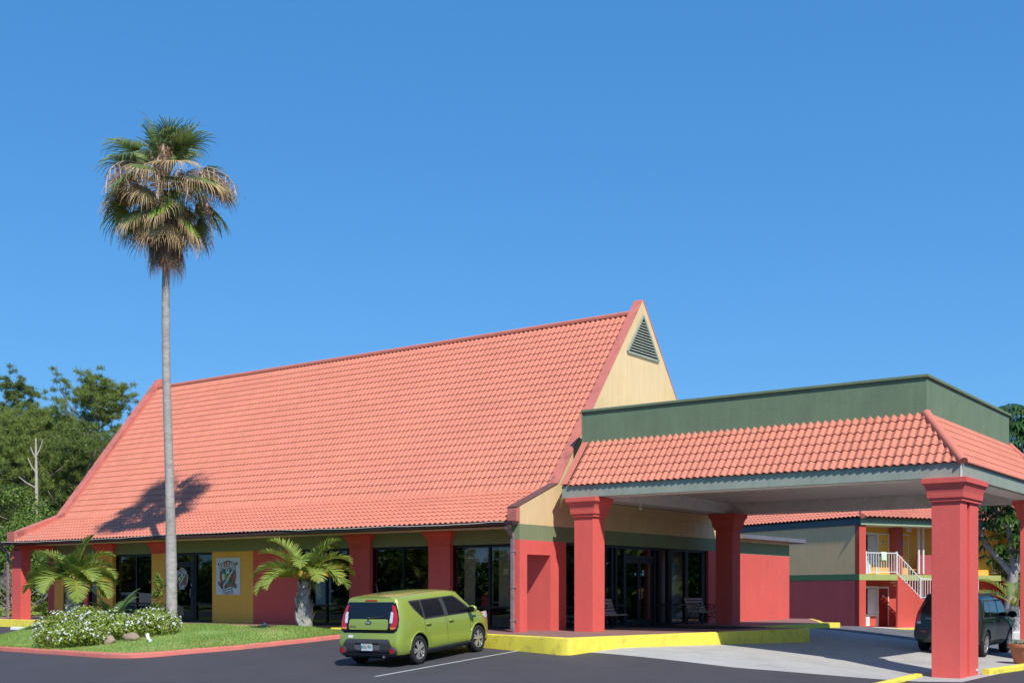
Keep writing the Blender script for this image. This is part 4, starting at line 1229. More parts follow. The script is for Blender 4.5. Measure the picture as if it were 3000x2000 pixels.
def logo(parent, cx, cz, y, S, outline=True):
    """the cafe emblem, S metres per unit; unit frame 1.0 wide 1.4 high; faces -y"""
    def P(pts, dy, mat, name, th=None):
        m = MB(); m.poly([(cx + a * S, y - dy, cz + b * S) for a, b in pts]); return obj(name, m, mat, parent)

    def disc(a, b, r, dy, mat, name, r2=None, n=28):
        P([(a + r * math.cos(2 * PI * k / n), b + (r2 or r) * math.sin(2 * PI * k / n)) for k in range(n)], dy, mat, name)

    def bar(a, b, w, dy, mat, name):
        a = Vector(a); b = Vector(b); t = (b - a).normalized(); u = Vector((-t.y, t.x)) * w / 2
        P([a - u, b - u, b + u, a + u], dy, mat, name)
    s = 0.0012
    disc(0, 0.02, 0.445, 1 * s, ink_k, 'ball_outline', 0.54)
    disc(0, 0.02, 0.425, 2 * s, ink_r, 'ball', 0.52)
    disc(0.03, 0.05, 0.36, 3 * s, ink_o, 'ball_highlight', 0.45)
    bar((-0.32, 0.36), (-0.32, -0.36), 0.014, 4 * s, ink_k, 'seam'); bar((0.32, 0.36), (0.32, -0.36), 0.014, 4 * s, ink_k, 'seam'); bar((0, 0.54), (0, 0.3), 0.014, 4 * s, ink_k, 'seam')
    pent = [(-0.37, 0.13), (-0.26, 0.26), (0.26, 0.26), (0.37, 0.13), (0.29, -0.24), (0, -0.39), (-0.29, -0.24)]
    P([(a * 1.06, b * 1.06 + 0.0) for a, b in pent], 5 * s, ink_k, 'field_outline'); P([(a * 1.02, b * 1.02) for a, b in pent], 6 * s, ink_gr, 'field_border'); P([(a * 0.86, b * 0.86) for a, b in pent], 7 * s, ink_g, 'field')
    P([(-0.02, -0.32), (-0.2, 0.0), (0, 0.2), (0.2, 0.0)], 8 * s, ink_g2, 'infield'); P([(0, -0.3), (-0.1, -0.12), (0, 0.0), (0.1, -0.12)], 9 * s, ink_t, 'diamond')
    disc(-0.23, -0.04, 0.085, 9 * s, ink_y, 'tennis_ball', 0.13)
    P([(0.15, -0.17), (0.17, -0.03), (0.30, 0.09), (0.29, -0.08), (0.24, -0.15)], 9 * s, ink_b, 'football')
    disc(0.0, 0.18, 0.105, 10 * s, ink_gr, 'soccer_ball', 0.15); disc(0.0, 0.18, 0.095, 11 * s, ink_w, 'soccer_ball', 0.14); disc(0, 0.21, 0.03, 12 * s, ink_k, 'patch', 0.045); disc(0, 0.06, 0.03, 12 * s, ink_k, 'patch', 0.025)
    bar((-0.52, 0.44), (-0.38, 0.32), 0.05, 10 * s, ink_k, 'bat_grip'); bar((0.36, -0.44), (-0.42, 0.36), 0.022, 9.5 * s, ink_gr, 'club')
    bar((0.33, 0.24), (-0.24, -0.40), 0.085, 12.5 * s, ink_k, 'stick'); bar((0.33, 0.24), (-0.24, -0.40), 0.062, 13.5 * s, ink_w, 'stick')
    P([(-0.24, -0.40), (-0.30, -0.34), (-0.50, -0.20), (-0.52, -0.28), (-0.30, -0.50)], 12.6 * s, ink_k, 'stick_blade'); P([(-0.29, -0.38), (-0.47, -0.24), (-0.49, -0.27), (-0.31, -0.44)], 13.6 * s, ink_gr, 'stick_blade')
    disc(0.42, -0.37, 0.065, 12 * s, ink_k, 'club_head', 0.09); disc(0.42, -0.37, 0.05, 13 * s, ink_gr, 'club_head', 0.075); disc(0.50, 0.44, 0.035, 12 * s, ink_k, 'stick_tip', 0.05)

    def word(txt, half, z0, sag, h, h_end, size, lift):
        n = len(txt)
        for pas, (mat, dy, gro) in enumerate(((ink_k, 14 * s, 0.022), (ink_w, 15.5 * s, 0.0))):
            mm = MB()
            for k, c in enumerate(txt):
                t = (k + 0.5) / n * 2 - 1
                x = t * half; z = z0 - sag * t * t; hh = h + (h_end - h) * t * t
                v, f = text_mesh(c, 1.0)
                va = np.array(v); va[:, 0] -= (va[:, 0].min() + va[:, 0].max()) / 2; va[:, 1] -= (va[:, 1].min() + va[:, 1].max()) / 2
                wv = va[:, 0].max() - va[:, 0].min(); hv = va[:, 1].max() - va[:, 1].min()
                sx = half * 2 / n * 0.88 / wv if c != 'I' else 0.5; sy = hh / hv; rot = -t * lift
                offs = [(0, 0)] if not gro else [(gro * math.cos(q), gro * math.sin(q)) for q in np.linspace(0, 2 * PI, 8, endpoint=False)]
                # thicken the light letter strokes too
                if not gro: offs = [(0, 0), (0.007, 0), (-0.007, 0), (0, 0.007), (0, -0.007)]
                for i_, (ox, oz) in enumerate(offs):
                    pts = []
                    for a, b, _ in va:
                        a *= sx; b *= sy
                        pts.append((cx + (x + ox + a * math.cos(rot) - b * math.sin(rot)) * S, y - dy - 0.00005 * i_, cz + (z + oz + a * math.sin(rot) + b * math.cos(rot)) * S))
                    mm.add(pts, f)
            obj('lettering', mm, mat, parent)
    word('BALLPARK', 0.43, 0.40, 0.10, 0.22, 0.27, 0.2, 0.22)
    word('CAFE', 0.25, -0.54, -0.03, 0.22, 0.24, 0.2, -0.1)


sg = thing('cafe_sign', (-31.52, YF - 0.01, 1.93), 'white cafe sign board with orange ball emblem on the ochre wall', 'sign')
m = MB(); m.box(-32.13, -30.92, YF - 0.026, YF - 0.002, 1.29, 2.55); obj('board', m, M('sign_white', (0.70, 0.74, 0.80), 0.5, 0.02), sg)
logo(sg, -31.525, 1.93, YF - 0.028, 0.93)
dec = MB(); cxd, czd = -34.07, 1.86
y = YF + 0.10 - 0.006
n_ = 30
dec.poly([(cxd + 0.30 * math.cos(2 * PI * k / n_), y, czd + 0.365 * math.sin(2 * PI * k / n_)) for k in range(n_)])
decal = obj('decal', dec, ink_w, door)
dl_ = thing('door_decal', (cxd, y, czd), 'round cafe emblem stuck on the glass of the cafe door', 'decal')
decal.parent = dl_; decal.location = (0, 0, 0)
logo(dl_, cxd, czd, y - 0.002, 0.60)

# ---------------------------------------------------------------- benches


def bench(loc, label, length=1.22):
    """cast iron ends and wooden slats; seat faces +x, long axis y"""
    r = thing('park_bench', (0, 0, 0), label, 'bench', 'benches by the lobby doors')
    L = length / 2
    back = [(-0.16, 0.46), (-0.20, 0.55), (-0.235, 0.64), (-0.27, 0.73), (-0.305, 0.82)]
    for x, z in back:
        m = MB(); m.prism([(x - 0.012, -L, z - 0.036), (x + 0.012, -L, z - 0.032), (x - 0.016, -L, z + 0.036), (x - 0.04, -L, z + 0.032)], (0, 2 * L, 0)); obj('back_slat', m, MT['wood'], r)
    for x, z in ((-0.10, 0.415), (-0.01, 0.405), (0.08, 0.405), (0.17, 0.41), (0.255, 0.40)):
        m = MB(); m.box(x - 0.038, x + 0.038, -L, L, z - 0.012, z + 0.012); obj('seat_slat', m, MT['wood'], r)
    for s in (-1, 1):
        yy = s * (L - 0.05); m = MB()
        T = lambda pts, rad: m.tube([(a, yy, b) for a, b in pts], rad, 6)
        T([(-0.35, 0.90), (-0.345, 0.86), (-0.29, 0.73), (-0.22, 0.55), (-0.15, 0.40), (0.0, 0.385), (0.2, 0.385), (0.30, 0.40), (0.33, 0.37), (0.31, 0.33)], 0.018)
        T([(-0.14, 0.40), (-0.19, 0.25), (-0.25, 0.08), (-0.31, 0.02)], [0.018, 0.016, 0.015, 0.02]); T([(0.26, 0.39), (0.24, 0.27), (0.28, 0.10), (0.34, 0.015)], [0.018, 0.016, 0.015, 0.02])
        T([(-0.21, 0.20), (-0.05, 0.26), (0.1, 0.25), (0.25, 0.2)], 0.011)
        T([(-0.25, 0.63), (-0.1, 0.66), (0.08, 0.64), (0.2, 0.6), (0.255, 0.63), (0.24, 0.68), (0.2, 0.67)], 0.016); T([(0.2, 0.6), (0.14, 0.5), (0.19, 0.4)], 0.013)
        for c, q in (((-0.02, 0.56), 0.055), ((0.09, 0.53), 0.045), ((-0.10, 0.52), 0.045), ((0.03, 0.45), 0.05), ((-0.1, 0.30), 0.05), ((0.08, 0.30), 0.05), ((0.0, 0.18), 0.045)):
            m.tube([(c[0] + q * math.cos(t), yy, c[1] + q * math.sin(t)) for t in np.linspace(0, 2 * PI, 11)], 0.008, 5)
        obj('iron_end', m, MT['iron'], r, smooth=True)
    m = MB(); m.tube([(0.0, -L + 0.05, 0.2), (0.0, L - 0.05, 0.2)], 0.009, 5); obj('stretcher', m, MT['iron'], r)
    r.location = loc
    return r


b1 = bench((-17.72, 29.22, ZP), 'wooden slatted iron bench half hidden behind the left front canopy column')
b2 = copy_tree(b1); b2.location = (-17.72, 35.0, ZP); b2['label'] = 'wooden slatted iron bench in full view right of the lobby doors'
m = MB(); m.box(-18.2, -14.75, 30.9, 33.3, ZP + 0.004, ZP + 0.014)
obj('door_mat', m, MT['mat'], None, label='long black door mat lying across the porch before the lobby doors', cat='mat', bevel=0.004)

# ---------------------------------------------------------------- wheel stops, garden lamp, rocks
for k, (x, y, lab) in enumerate(((-38.9, 24.15, 'white concrete wheel stop partly behind the flowering bush'), (-41.75, 24.05, 'white concrete wheel stop cut off at the left edge'))):
    m = MB(); z = gz(x, y)
    m.prism([(x - 0.9, y - 0.11, z), (x - 0.9, y - 0.07, z + 0.12), (x - 0.9, y + 0.07, z + 0.12), (x - 0.9, y + 0.11, z)], (1.8, 0, 0))
    obj('wheel_stop', m, MT['white'], None, bevel=0.03, label=lab, cat='wheel stop', group='wheel stops before the porch')
sp = thing('garden_spotlight', (-27.76, 21.0, lawn_h(-27.76, 21.0)), 'small white garden spotlight tilted up beside the flowering bush', 'lamp')
zz = sp.location.z
m = MB(); a_ = Vector((-27.80, 20.98, zz + 0.08)); d_ = Vector((-0.55, 0.25, 0.62)).normalized()
m.tube([a_ - d_ * 0.04, a_, a_ + d_ * 0.11, a_ + d_ * 0.16], [0.025, 0.045, 0.05, 0.06], 12); obj('lamp_head', m, MT['white'], sp, smooth=True)
m = MB(); m.tube([(-27.74, 21.0, zz - 0.02), (-27.74, 21.0, zz + 0.05), (-27.79, 20.98, zz + 0.08)], [0.05, 0.05, 0.02], 10); obj('stem', m, MT['white'], sp)
sp2 = MB(); z2 = lawn_h(-27.6, 25.0)
sp2.tube([(-27.35, 25.05, z2), (-27.35, 25.05, z2 + 0.08), (-27.40, 25.0, z2 + 0.13), (-27.46, 24.94, z2 + 0.17)], [0.02, 0.02, 0.045, 0.055], 10)
obj('garden_spotlight', sp2, MT['white'], None, smooth=True, label='tiny white spotlight at the yellow kerb below the ochre wall', cat='lamp')
rk = random.Random(3)
for x, y, s, lab in ((-29.12, 20.62, (0.24, 0.16, 0.17), 'pale rounded limestone rock at the foot of the bush'), (-28.80, 21.15, (0.36, 0.18, 0.16), 'long flat layered limestone rock under the bush')):
    m = MB(); z = lawn_h(x, y)
    m.ball((x, y, z + 0.06), s, 14, 9, 0, 0.20, rk)
    obj('rock', m, MT['rock'], None, smooth='all', label=lab, cat='rock', group='rocks under the flowering bush')

# ---------------------------------------------------------------- cars


def car(name, label, spec):
    """x forward from the rear bumper, y to the left, z up; returns the root at the middle of the ground contact"""
    S = spec; L = S['L']; HW = S['HW']
    root = thing(name, (0, 0, 0), label, S.get('cat', 'car'))
    paint = S['paint']
    zl, tl, rl = np.array(S['sect']).T                       # height, width factor, rear rake
    X_top, Z_top = np.array(S['top']).T
    X_w, W_w = np.array(S['plan']).T

    def ztop(x): return float(np.interp(x, X_top, Z_top))
    def wid(x): return float(np.interp(x, X_w, W_w)) * HW
    def tf(z): return float(np.interp(z, zl, tl))
    def rk_(z): return float(np.interp(z, zl, rl))
    def kx(x): return max(0.0, 1 - x / S.get('rake_len', 0.7))
    def side(x, z, off=0.0, s=-1): return (x + rk_(z) * kx(x), s * (wid(x) * tf(z) + off), z)
    stations = S['stations']
    secs = []
    for x in stations:
        zt = ztop(x); half = []
        half.append((x + rk_(zl[0]) * kx(x), 0.0, zl[0])); half.append((x + rk_(zl[0]) * kx(x), wid(x) * tl[0] * 0.85, zl[0]))
        low = [z for z in zl if z <= zt - 0.05]
        for z in low: half.append(side(x, z, 0, 1))
        n_up = len(zl) - len(low) + 4
        ye = wid(x) * tf(low[-1]); ze = low[-1]
        for q in range(1, n_up + 1):
            f = q / n_up; zz_ = ze + (zt - ze) * (1 - (1 - f) ** 2.6)
            yv = ye * (1 - f ** 1.5) if zt > S['cabin'] else ye * (1 - f ** 1.15)
            half.append((x + rk_(min(zz_, zl[-1])) * kx(x), yv if q < n_up else 0.0, zz_))
        secs.append(half)
    nmax = max(len(h) for h in secs)
    for h in secs: assert len(h) == nmax, (len(h), nmax)
    V = []; Fc = []
    ring = []
    for h in secs:
        full = h + [(a, -b, c) for a, b, c in reversed(h[1:-1])]
        ring.append(full)
    m = MB(); m.grid(ring, close=True)
    for idx, flip in ((0, True), (-1, False)):
        h = secs[idx]; rows = [[(a, b, c), (a, -b, c)] for a, b, c in h]
        e = MB(); e.grid(rows)
        m.add(e.v, e.f)
    b = bmesh.new()
    vs = [b.verts.new(v) for v in m.v]
    for f in m.f:
        q = [vs[i] for i in f]
        if len(set(q)) == len(q):
            try: b.faces.new(q)
            except ValueError: pass
    bmesh.ops.remove_doubles(b, verts=b.verts, dist=0.0008)
    bmesh.ops.dissolve_degenerate(b, edges=b.edges, dist=0.0005)
    bmesh.ops.recalc_face_normals(b, faces=b.faces)
    me = bpy.data.meshes.new('body'); b.to_mesh(me); b.free()
    tmp = bpy.data.objects.new('body', me); COL.objects.link(tmp)
    cm = MB()
    for ax_ in S['axles']:
        cm.lathe([(0.0, -HW - 0.3), (S['arch'], -HW - 0.3), (S['arch'], HW + 0.3), (0.0, HW + 0.3)], (ax_, 0, S['R'] + 0.01), 36, 'y')
    cme = mesh_from('cutter', cm.v, cm.f); bb = bmesh.new(); bb.from_mesh(cme); bmesh.ops.remove_doubles(bb, verts=bb.verts, dist=1e-4); bmesh.ops.recalc_face_normals(bb, faces=bb.faces); bb.to_mesh(cme); bb.free()
    co = bpy.data.objects.new('cutter', cme); COL.objects.link(co)
    md = tmp.modifiers.new('arches', 'BOOLEAN'); md.operation = 'DIFFERENCE'; md.object = co; md.solver = 'EXACT'
    bpy.context.view_layer.update()
    nm = bpy.data.meshes.new_from_object(tmp.evaluated_get(bpy.context.evaluated_depsgraph_get()))
    bpy.data.objects.remove(tmp); bpy.data.objects.remove(co)
    nm.materials.clear()
    for t in (paint, MT['dark'], MT['plastic'], MT['car_glass']): nm.materials.append(t)
    for p in nm.polygons:
        c = p.center
        i = 0
        for ax_ in S['axles']:
            if math.hypot(c.x - ax_, c.z - S['R'] - 0.01) < S['arch'] + 0.004 and abs(p.normal.y) < 0.7: i = 1
        if c.z < S['sill'] and p.normal.z < -0.5: i = 1
        if i == 0 and S.get('clad') and c.z < S['clad']: i = 2
        p.material_index = i
        p.use_smooth = True
    nm.set_sharp_from_angle(angle=math.radians(38))
    body = bpy.data.objects.new('body', nm); COL.objects.link(body); body.parent = root

    def patch(nm_, rows, fn, mat, n=14, par=None, th=0.0):
        """rows of (height, a, b): surface strip between a and b at each height"""
        g = MB(); RR = []
        zz_ = [r[0] for r in rows]
        hs = np.unique(np.concatenate([zz_, np.linspace(min(zz_), max(zz_), 12)]))
        for z in hs:
            a = np.interp(z, zz_, [r[1] for r in rows]); b_ = np.interp(z, zz_, [r[2] for r in rows])
            RR.append([fn(a + (b_ - a) * k / n, z) for k in range(n + 1)])
        g.grid(RR)
        return obj(nm_, g, mat, par or root, smooth=True, ang=60)

    def rear(off): return lambda y, z: (rk_(z) - off - 0.0 * abs(y), y, z)
    S['fn'](root, body, patch, side, rear, wid, tf, rk_, kx, paint, ztop)
    # wheels
    R = S['R']; tw_ = S['TW']
    tyre_p = [(R * 0.66, -tw_ / 2 + 0.012), (R * 0.80, -tw_ / 2), (R * 0.93, -tw_ / 2 + 0.004), (R * 0.985, -tw_ / 2 + 0.022), (R, -tw_ / 2 + 0.05)]
    tyre_p = tyre_p + [(r, -z) for r, z in reversed(tyre_p)]
    tm = MB(); tm.lathe(tyre_p, (0, 0, 0), 40, 'y')
    for q in (-0.05, 0.0, 0.05): tm.lathe([(R + 0.0005, q - 0.014), (R + 0.004, q - 0.012), (R + 0.004, q + 0.012), (R + 0.0005, q + 0.014)], (0, 0, 0), 40, 'y')
    tme = mesh_from('tyre', tm.v, tm.f, None, [MT['tyre']], True, 40)
    rm = MB(); rr_ = R * 0.675; yo = -tw_ / 2 + 0.018
    rm.lathe([(rr_, yo + 0.0), (rr_ * 0.955, yo - 0.006), (rr_ * 0.93, yo + 0.02), (rr_ * 0.92, 0.05)], (0, 0, 0), 36, 'y', 0)
    rm.lathe([(rr_ * 0.92, 0.05), (0.0, 0.055)], (0, 0, 0), 36, 'y', 1)
    ns = S.get('spokes', 5)
    for k in range(ns):
        t = 2 * PI * k / ns + 0.3
        w0, w1 = S.get('spoke_w', (0.30, 0.20)); r0 = rr_ * 0.16; r1 = rr_ * 0.945
        for g_ in ((-1, 1) if S.get('split') else (0,)):
            tt_ = t + g_ * 0.20
            def q(r, w, y): return (r * math.cos(tt_) - w * math.sin(tt_), y, r * math.sin(tt_) + w * math.cos(tt_))
            wa, wb = rr_ * w0 / 2, rr_ * w1 / 2
            rm.hexa([q(r0, -wa, yo + 0.03), q(r1, -wb, yo + 0.03), q(r1, wb, yo + 0.03), q(r0, wa, yo + 0.03), q(r0, -wa, yo - 0.002), q(r1, -wb, yo + 0.003), q(r1, wb, yo + 0.003), q(r0, wa, yo - 0.002)], 0)
    rm.lathe([(0.0, yo - 0.010), (rr_ * 0.16, yo - 0.008), (rr_ * 0.24, yo + 0.004), (rr_ * 0.26, yo + 0.03)], (0, 0, 0), 20, 'y', 0)
    rme = mesh_from('rim', rm.v, rm.f, rm.m, [MT['alloy'], MT['dark']], True, 35)
    bb = bmesh.new(); bb.from_mesh(rme); bmesh.ops.recalc_face_normals(bb, faces=bb.faces); bb.to_mesh(rme); bb.free()
    for ax_ in S['axles']:
        for s in (-1, 1):
            w = bpy.data.objects.new('wheel', None); COL.objects.link(w); w.parent = root
            w.location = (ax_, s * (wid(ax_) - tw_ / 2 - S.get('tuck', 0.005)), R); w.rotation_euler = (0, random.uniform(0, 1), 0 if s < 0 else PI)
            a = bpy.data.objects.new('tyre', tme); COL.objects.link(a); a.parent = w
            c = bpy.data.objects.new('rim', rme); COL.objects.link(c); c.parent = w
    return root


def place_car(root, x, y, heading, L, axles, slope=None):
    """heading: angle of the car's nose from +x; pitch and roll follow the ground under the wheels"""
    h = Vector((math.cos(heading), math.sin(heading), 0)); l = Vector((-h.y, h.x, 0))
    ps = {}
    for ax_ in axles:
        for s in (-0.75, 0.75):
            p = Vector((x, y, 0)) + h * (ax_ - L / 2) + l * s
            ps[(ax_, s)] = Vector((p.x, p.y, gz(p.x, p.y)))
    a0, a1 = axles
    f = (ps[(a1, .75)] + ps[(a1, -.75)]) / 2; r = (ps[(a0, .75)] + ps[(a0, -.75)]) / 2
    lf = (ps[(a1, .75)] + ps[(a0, .75)]) / 2; rt = (ps[(a1, -.75)] + ps[(a0, -.75)]) / 2
    X_ = (f - r).normalized(); Y_ = (lf - rt); Y_ = (Y_ - X_ * Y_.dot(X_)).normalized(); Z_ = X_.cross(Y_)
    Rm = Matrix((X_, Y_, Z_)).transposed()
    root.rotation_euler = Rm.to_euler()
    root.location = (f + r) / 2 - X_ * ((a0 + a1) / 2) + Z_ * 0.003


def soul_parts(root, body, patch, side, rear, wid, tf, rk_, kx, paint, ztop):
    gl = MT['car_glass']
    # wrap-round black rear panel, tail panel, lamps

    def rwrap(off):
        def f(y, z):
            w0 = wid(0) * tf(z); ay = abs(y)
            if ay <= w0: return (rk_(z) - off, y, z)
            e = ay - w0          # round the corner along the body side
            x = 0.0
            for _ in range(30):
                x += 0.004
                if wid(x) * tf(z) - w0 + 0.35 * x > e: break
            return (x + rk_(z) * kx(x) - off * 0.5, math.copysign(min(ay, wid(x) * tf(z)) + off * 0.9, y), z)
        return f
    patch('rear_glass', [(0.765, -0.70, 0.70), (0.80, -0.775, 0.775), (0.90, -0.815, 0.815), (1.06, -0.815, 0.815), (1.25, -0.765, 0.765), (1.40, -0.69, 0.69), (1.435, -0.62, 0.62)], rwrap(0.006), gl, 40)
    tp = patch('tail_panel', [(0.835, -0.52, 0.52), (0.855, -0.545, 0.545), (0.95, -0.555, 0.555), (1.04, -0.545, 0.545), (1.065, -0.50, 0.50)], rwrap(0.022), paint, 20)
    for s in (-1, 1):
        rows = [(0.83, 0.62, 0.69), (0.87, 0.615, 0.745), (0.95, 0.62, 0.775), (1.08, 0.63, 0.77), (1.22, 0.635, 0.73), (1.33, 0.615, 0.68), (1.375, 0.60, 0.635)]
        tl_ = patch('taillight', [(z, s * a, s * b) for z, a, b in rows], rwrap(0.018), MT['red_lens'], 10)
        patch('clear_lens', [(0.98, s * 0.595, s * 0.665), (1.02, s * 0.59, s * 0.675), (1.18, s * 0.60, s * 0.675), (1.225, s * 0.60, s * 0.655)], rwrap(0.024), MT['clear_lens'], 5, tl_)
        patch('amber_lens', [(0.85, s * 0.62, s * 0.74), (0.89, s * 0.61, s * 0.765)], rwrap(0.023), MT['amber'], 5, tl_)
    patch('brake_light', [(1.455, -0.17, 0.17), (1.485, -0.17, 0.17)], rear(0.008), MT['red_lens'], 6)
    # wiper
    m = MB(); m.bar((rk_(1.10) - 0.03, 0.0, 1.09), (rk_(1.12) - 0.035, -0.42, 1.125), 0.02, 0.022); m.ball((rk_(1.09) - 0.03, 0.0, 1.085), (0.03, 0.04, 0.03), 8, 6); obj('wiper', m, MT['plastic'], root)
    # badge and lettering
    x = rk_(0.98) - 0.032
    m = MB(); n = 24; m.prism([(x, 0.085 * math.cos(2 * PI * k / n), 0.985 + 0.042 * math.sin(2 * PI * k / n)) for k in range(n)], (0.012, 0, 0)); bd = obj('badge', m, M('badge_navy', (0.015, 0.03, 0.07), 0.3, 0), root)
    text_obj('lettering', 'KIA', 0.068, (x, 0, 0.985), (0, -1, 0), (0, 0, 1), MT['valance'], bd, 0.004, 1.15, 0.002)
    text_obj('model_lettering', 'SOUL', 0.062, (rk_(0.9) - 0.026, 0.43, 0.90), (0, -1, 0), (0, 0, 1), MT['chrome'], root, 0.004, 1.2, 0.002)
    # bumper in grey plastic
    bp = patch('rear_bumper', [(0.245, -0.74, 0.74), (0.33, -0.765, 0.765), (0.42, -0.735, 0.735), (0.52, -0.665, 0.665), (0.60, -0.62, 0.62), (0.632, -0.57, 0.57)], rwrap(0.028), MT['plastic'], 30)
    patch('bumper_recess', [(0.375, -0.30, 0.30), (0.40, -0.345, 0.345), (0.50, -0.365, 0.365), (0.525, -0.36, 0.36)], rwrap(0.033), MT['plastic_l'], 10, bp)
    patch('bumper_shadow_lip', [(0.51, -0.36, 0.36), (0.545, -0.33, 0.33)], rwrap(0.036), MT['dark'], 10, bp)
    patch('lower_slot', [(0.315, -0.60, 0.60), (0.345, -0.62, 0.62)], rwrap(0.036), MT['dark'], 10, bp)
    for s in (-1, 1):
        f = rwrap(0.03)(s * 0.715, 0.38)
        m = MB(); m.lathe([(0.0, -0.05), (0.055, -0.05), (0.06, -0.045)], (f[0] + 0.02, f[1] - s * 0.02, 0.375), 18, 'x'); m2 = MB()
        m2.lathe([(0.062, -0.05), (0.085, -0.045), (0.10, -0.015), (0.10, 0.05)], (f[0] + 0.02, f[1] - s * 0.02, 0.375), 18, 'x')
        rf = obj('reflector', m, MT['red_lens'], root, smooth=True, orient=True); obj('reflector_ring', m2, MT['plastic'], rf, smooth=True, orient=True)
    xp = rk_(0.45) - 0.042
    m = MB(); m.box(xp, xp + 0.006, -0.155, 0.155, 0.375, 0.53); pl = obj('number_plate', m, M('plate_white', (0.72, 0.78, 0.80), 0.4, 0), root)
    teal = M('plate_teal', (0.03, 0.26, 0.28), 0.5, 0); slate = M('plate_slate', (0.16, 0.2, 0.32), 0.5, 0)
    text_obj('lettering', 'BOU', 0.098, (xp, 0.088, 0.453), (0, -1, 0), (0, 0, 1), teal, pl, 0.003, 0.62, 0.003)
    text_obj('lettering', 'P54', 0.098, (xp, -0.088, 0.453), (0, -1, 0), (0, 0, 1), teal, pl, 0.003, 0.66, 0.003)
    text_obj('lettering', 'MYFLORIDA.COM', 0.030, (xp, 0.01, 0.514), (0, -1, 0), (0, 0, 1), slate, pl, 0.003, 0.9)
    text_obj('lettering', 'SUNSHINE STATE', 0.022, (xp, 0.0, 0.39), (0, -1, 0), (0, 0, 1), slate, pl, 0.003, 0.9)
    m = MB()
    for a, b in ((-0.018, 0.475), (0.012, 0.44)): m.ball((xp - 0.003, a, b), (0.002, 0.018, 0.022), 10, 6)
    obj('plate_oranges', m, MT['amber'], pl)
    m = MB(); m.box(xp - 0.004, xp, -0.14, -0.11, 0.502, 0.525); obj('plate_sticker', m, M('sticker_yellow', (0.6, 0.42, 0.04), 0.5, 0), pl)
    patch('bumper_sticker', [(0.655, 0.43, 0.565), (0.715, 0.43, 0.565)], rwrap(0.009), MT['valance'], 3)
    # side glass on both sides
    for s in (-1, 1):
        sd = lambda off: (lambda x, z: side(x, z, off, s))
        sur = patch('window_surround', [(0.985, 1.10, 3.20), (1.045, 0.985, 3.12), (1.20, 0.78, 2.88), (1.36, 0.60, 2.62), (1.435, 0.56, 2.44)], sd(0.005), MT['plastic'], 30)
        patch('side_glass', [(1.045, 0.985, 1.035), (1.25, 0.775, 1.02), (1.405, 0.635, 1.01)], sd(0.009), gl, 5, sur)
        patch('side_glass', [(1.02, 1.10, 1.90), (1.20, 1.09, 1.88), (1.41, 1.08, 1.82)], sd(0.009), gl, 10, sur)
        patch('side_glass', [(1.01, 2.06, 3.05), (1.15, 2.045, 2.88), (1.41, 1.98, 2.45)], sd(0.009), gl, 10, sur)
        patch('door_seam', [(0.34, 1.97, 1.978), (1.0, 1.97, 1.978)], sd(0.003), MT['dark'], 1)
        patch('door_seam', [(0.34, 3.0, 3.008), (0.7, 2.99, 2.998), (1.0, 3.07, 3.078)], sd(0.003), MT['dark'], 1)
        patch('door_seam', [(0.36, 1.26, 1.268), (0.5, 1.24, 1.248), (0.66, 1.14, 1.148), (0.78, 1.05, 1.058), (1.0, 1.06, 1.068)], sd(0.003), MT['dark'], 1)
        patch('sill_cladding', [(0.205, 1.14, 2.96), (0.30, 1.16, 2.94), (0.325, 1.18, 2.92)], sd(0.012), MT['plastic'], 16)
        for xh in (1.20, 2.16):
            p = side(xh, 0.875, 0.0, s); m = MB()
            m.tube([(xh - 0.10, p[1] + s * 0.006, 0.872), (xh - 0.08, p[1] + s * 0.028, 0.876), (xh + 0.08, p[1] + s * 0.028, 0.876), (xh + 0.10, p[1] + s * 0.006, 0.872)], [0.016, 0.019, 0.019, 0.016], 8); obj('door_handle', m, paint, root, smooth=True)
        p = side(2.98, 1.02, 0.0, s); m = MB()
        m.ball((2.97, p[1] + s * 0.13, 1.075), (0.075, 0.12, 0.085), 14, 10); mi = obj('mirror', m, paint, root, smooth='all')
        m = MB(); m.bar((3.0, p[1] - s * 0.01, 1.02), (2.98, p[1] + s * 0.08, 1.05), 0.05, 0.03); m.ball((2.905, p[1] + s * 0.13, 1.075), (0.015, 0.1, 0.065), 12, 8); obj('mirror_glass', m, MT['dark'], mi)
        rows = [(0.80, 3.72, 4.04), (0.88, 3.60, 4.05), (0.955, 3.52, 3.90)]
        hl = patch('headlight', rows, sd(0.006), MT['clear_lens'], 8)
        patch('turn_lens', [(0.90, 3.58, 3.68), (0.945, 3.54, 3.62)], sd(0.010), MT['amber'], 3, hl)
        patch('side_vent', [(0.855, 3.13, 3.27), (0.905, 3.11, 3.29)], sd(0.006), MT['plastic'], 4)
        # wheel arch lips
        for ax_ in (0.79, 3.36):
            m = MB(); pts = []
            for k in range(15):
                t = PI * (k / 14) * 0.98 + 0.03; x = ax_ + 0.385 * math.cos(t); z = 0.34 + 0.385 * math.sin(t)
                q = side(max(x, 0.06), max(z, 0.25), 0.0, s); pts.append((q[0], q[1], z))
            m.tube(pts, 0.022, 6); obj('wheel_arch', m, paint, root, smooth=True)
    # roof ribs, antenna
    for s in (-1, 1):
        m = MB(); m.tube([(x + rk_(1.5) * kx(x), s * (wid(x) * tf(1.52) * 0.80), ztop(x) - 0.045 + 0.0 * x) for x in np.linspace(0.25, 2.5, 14)], 0.014, 6); obj('roof_strip', m, MT['plastic'], root)
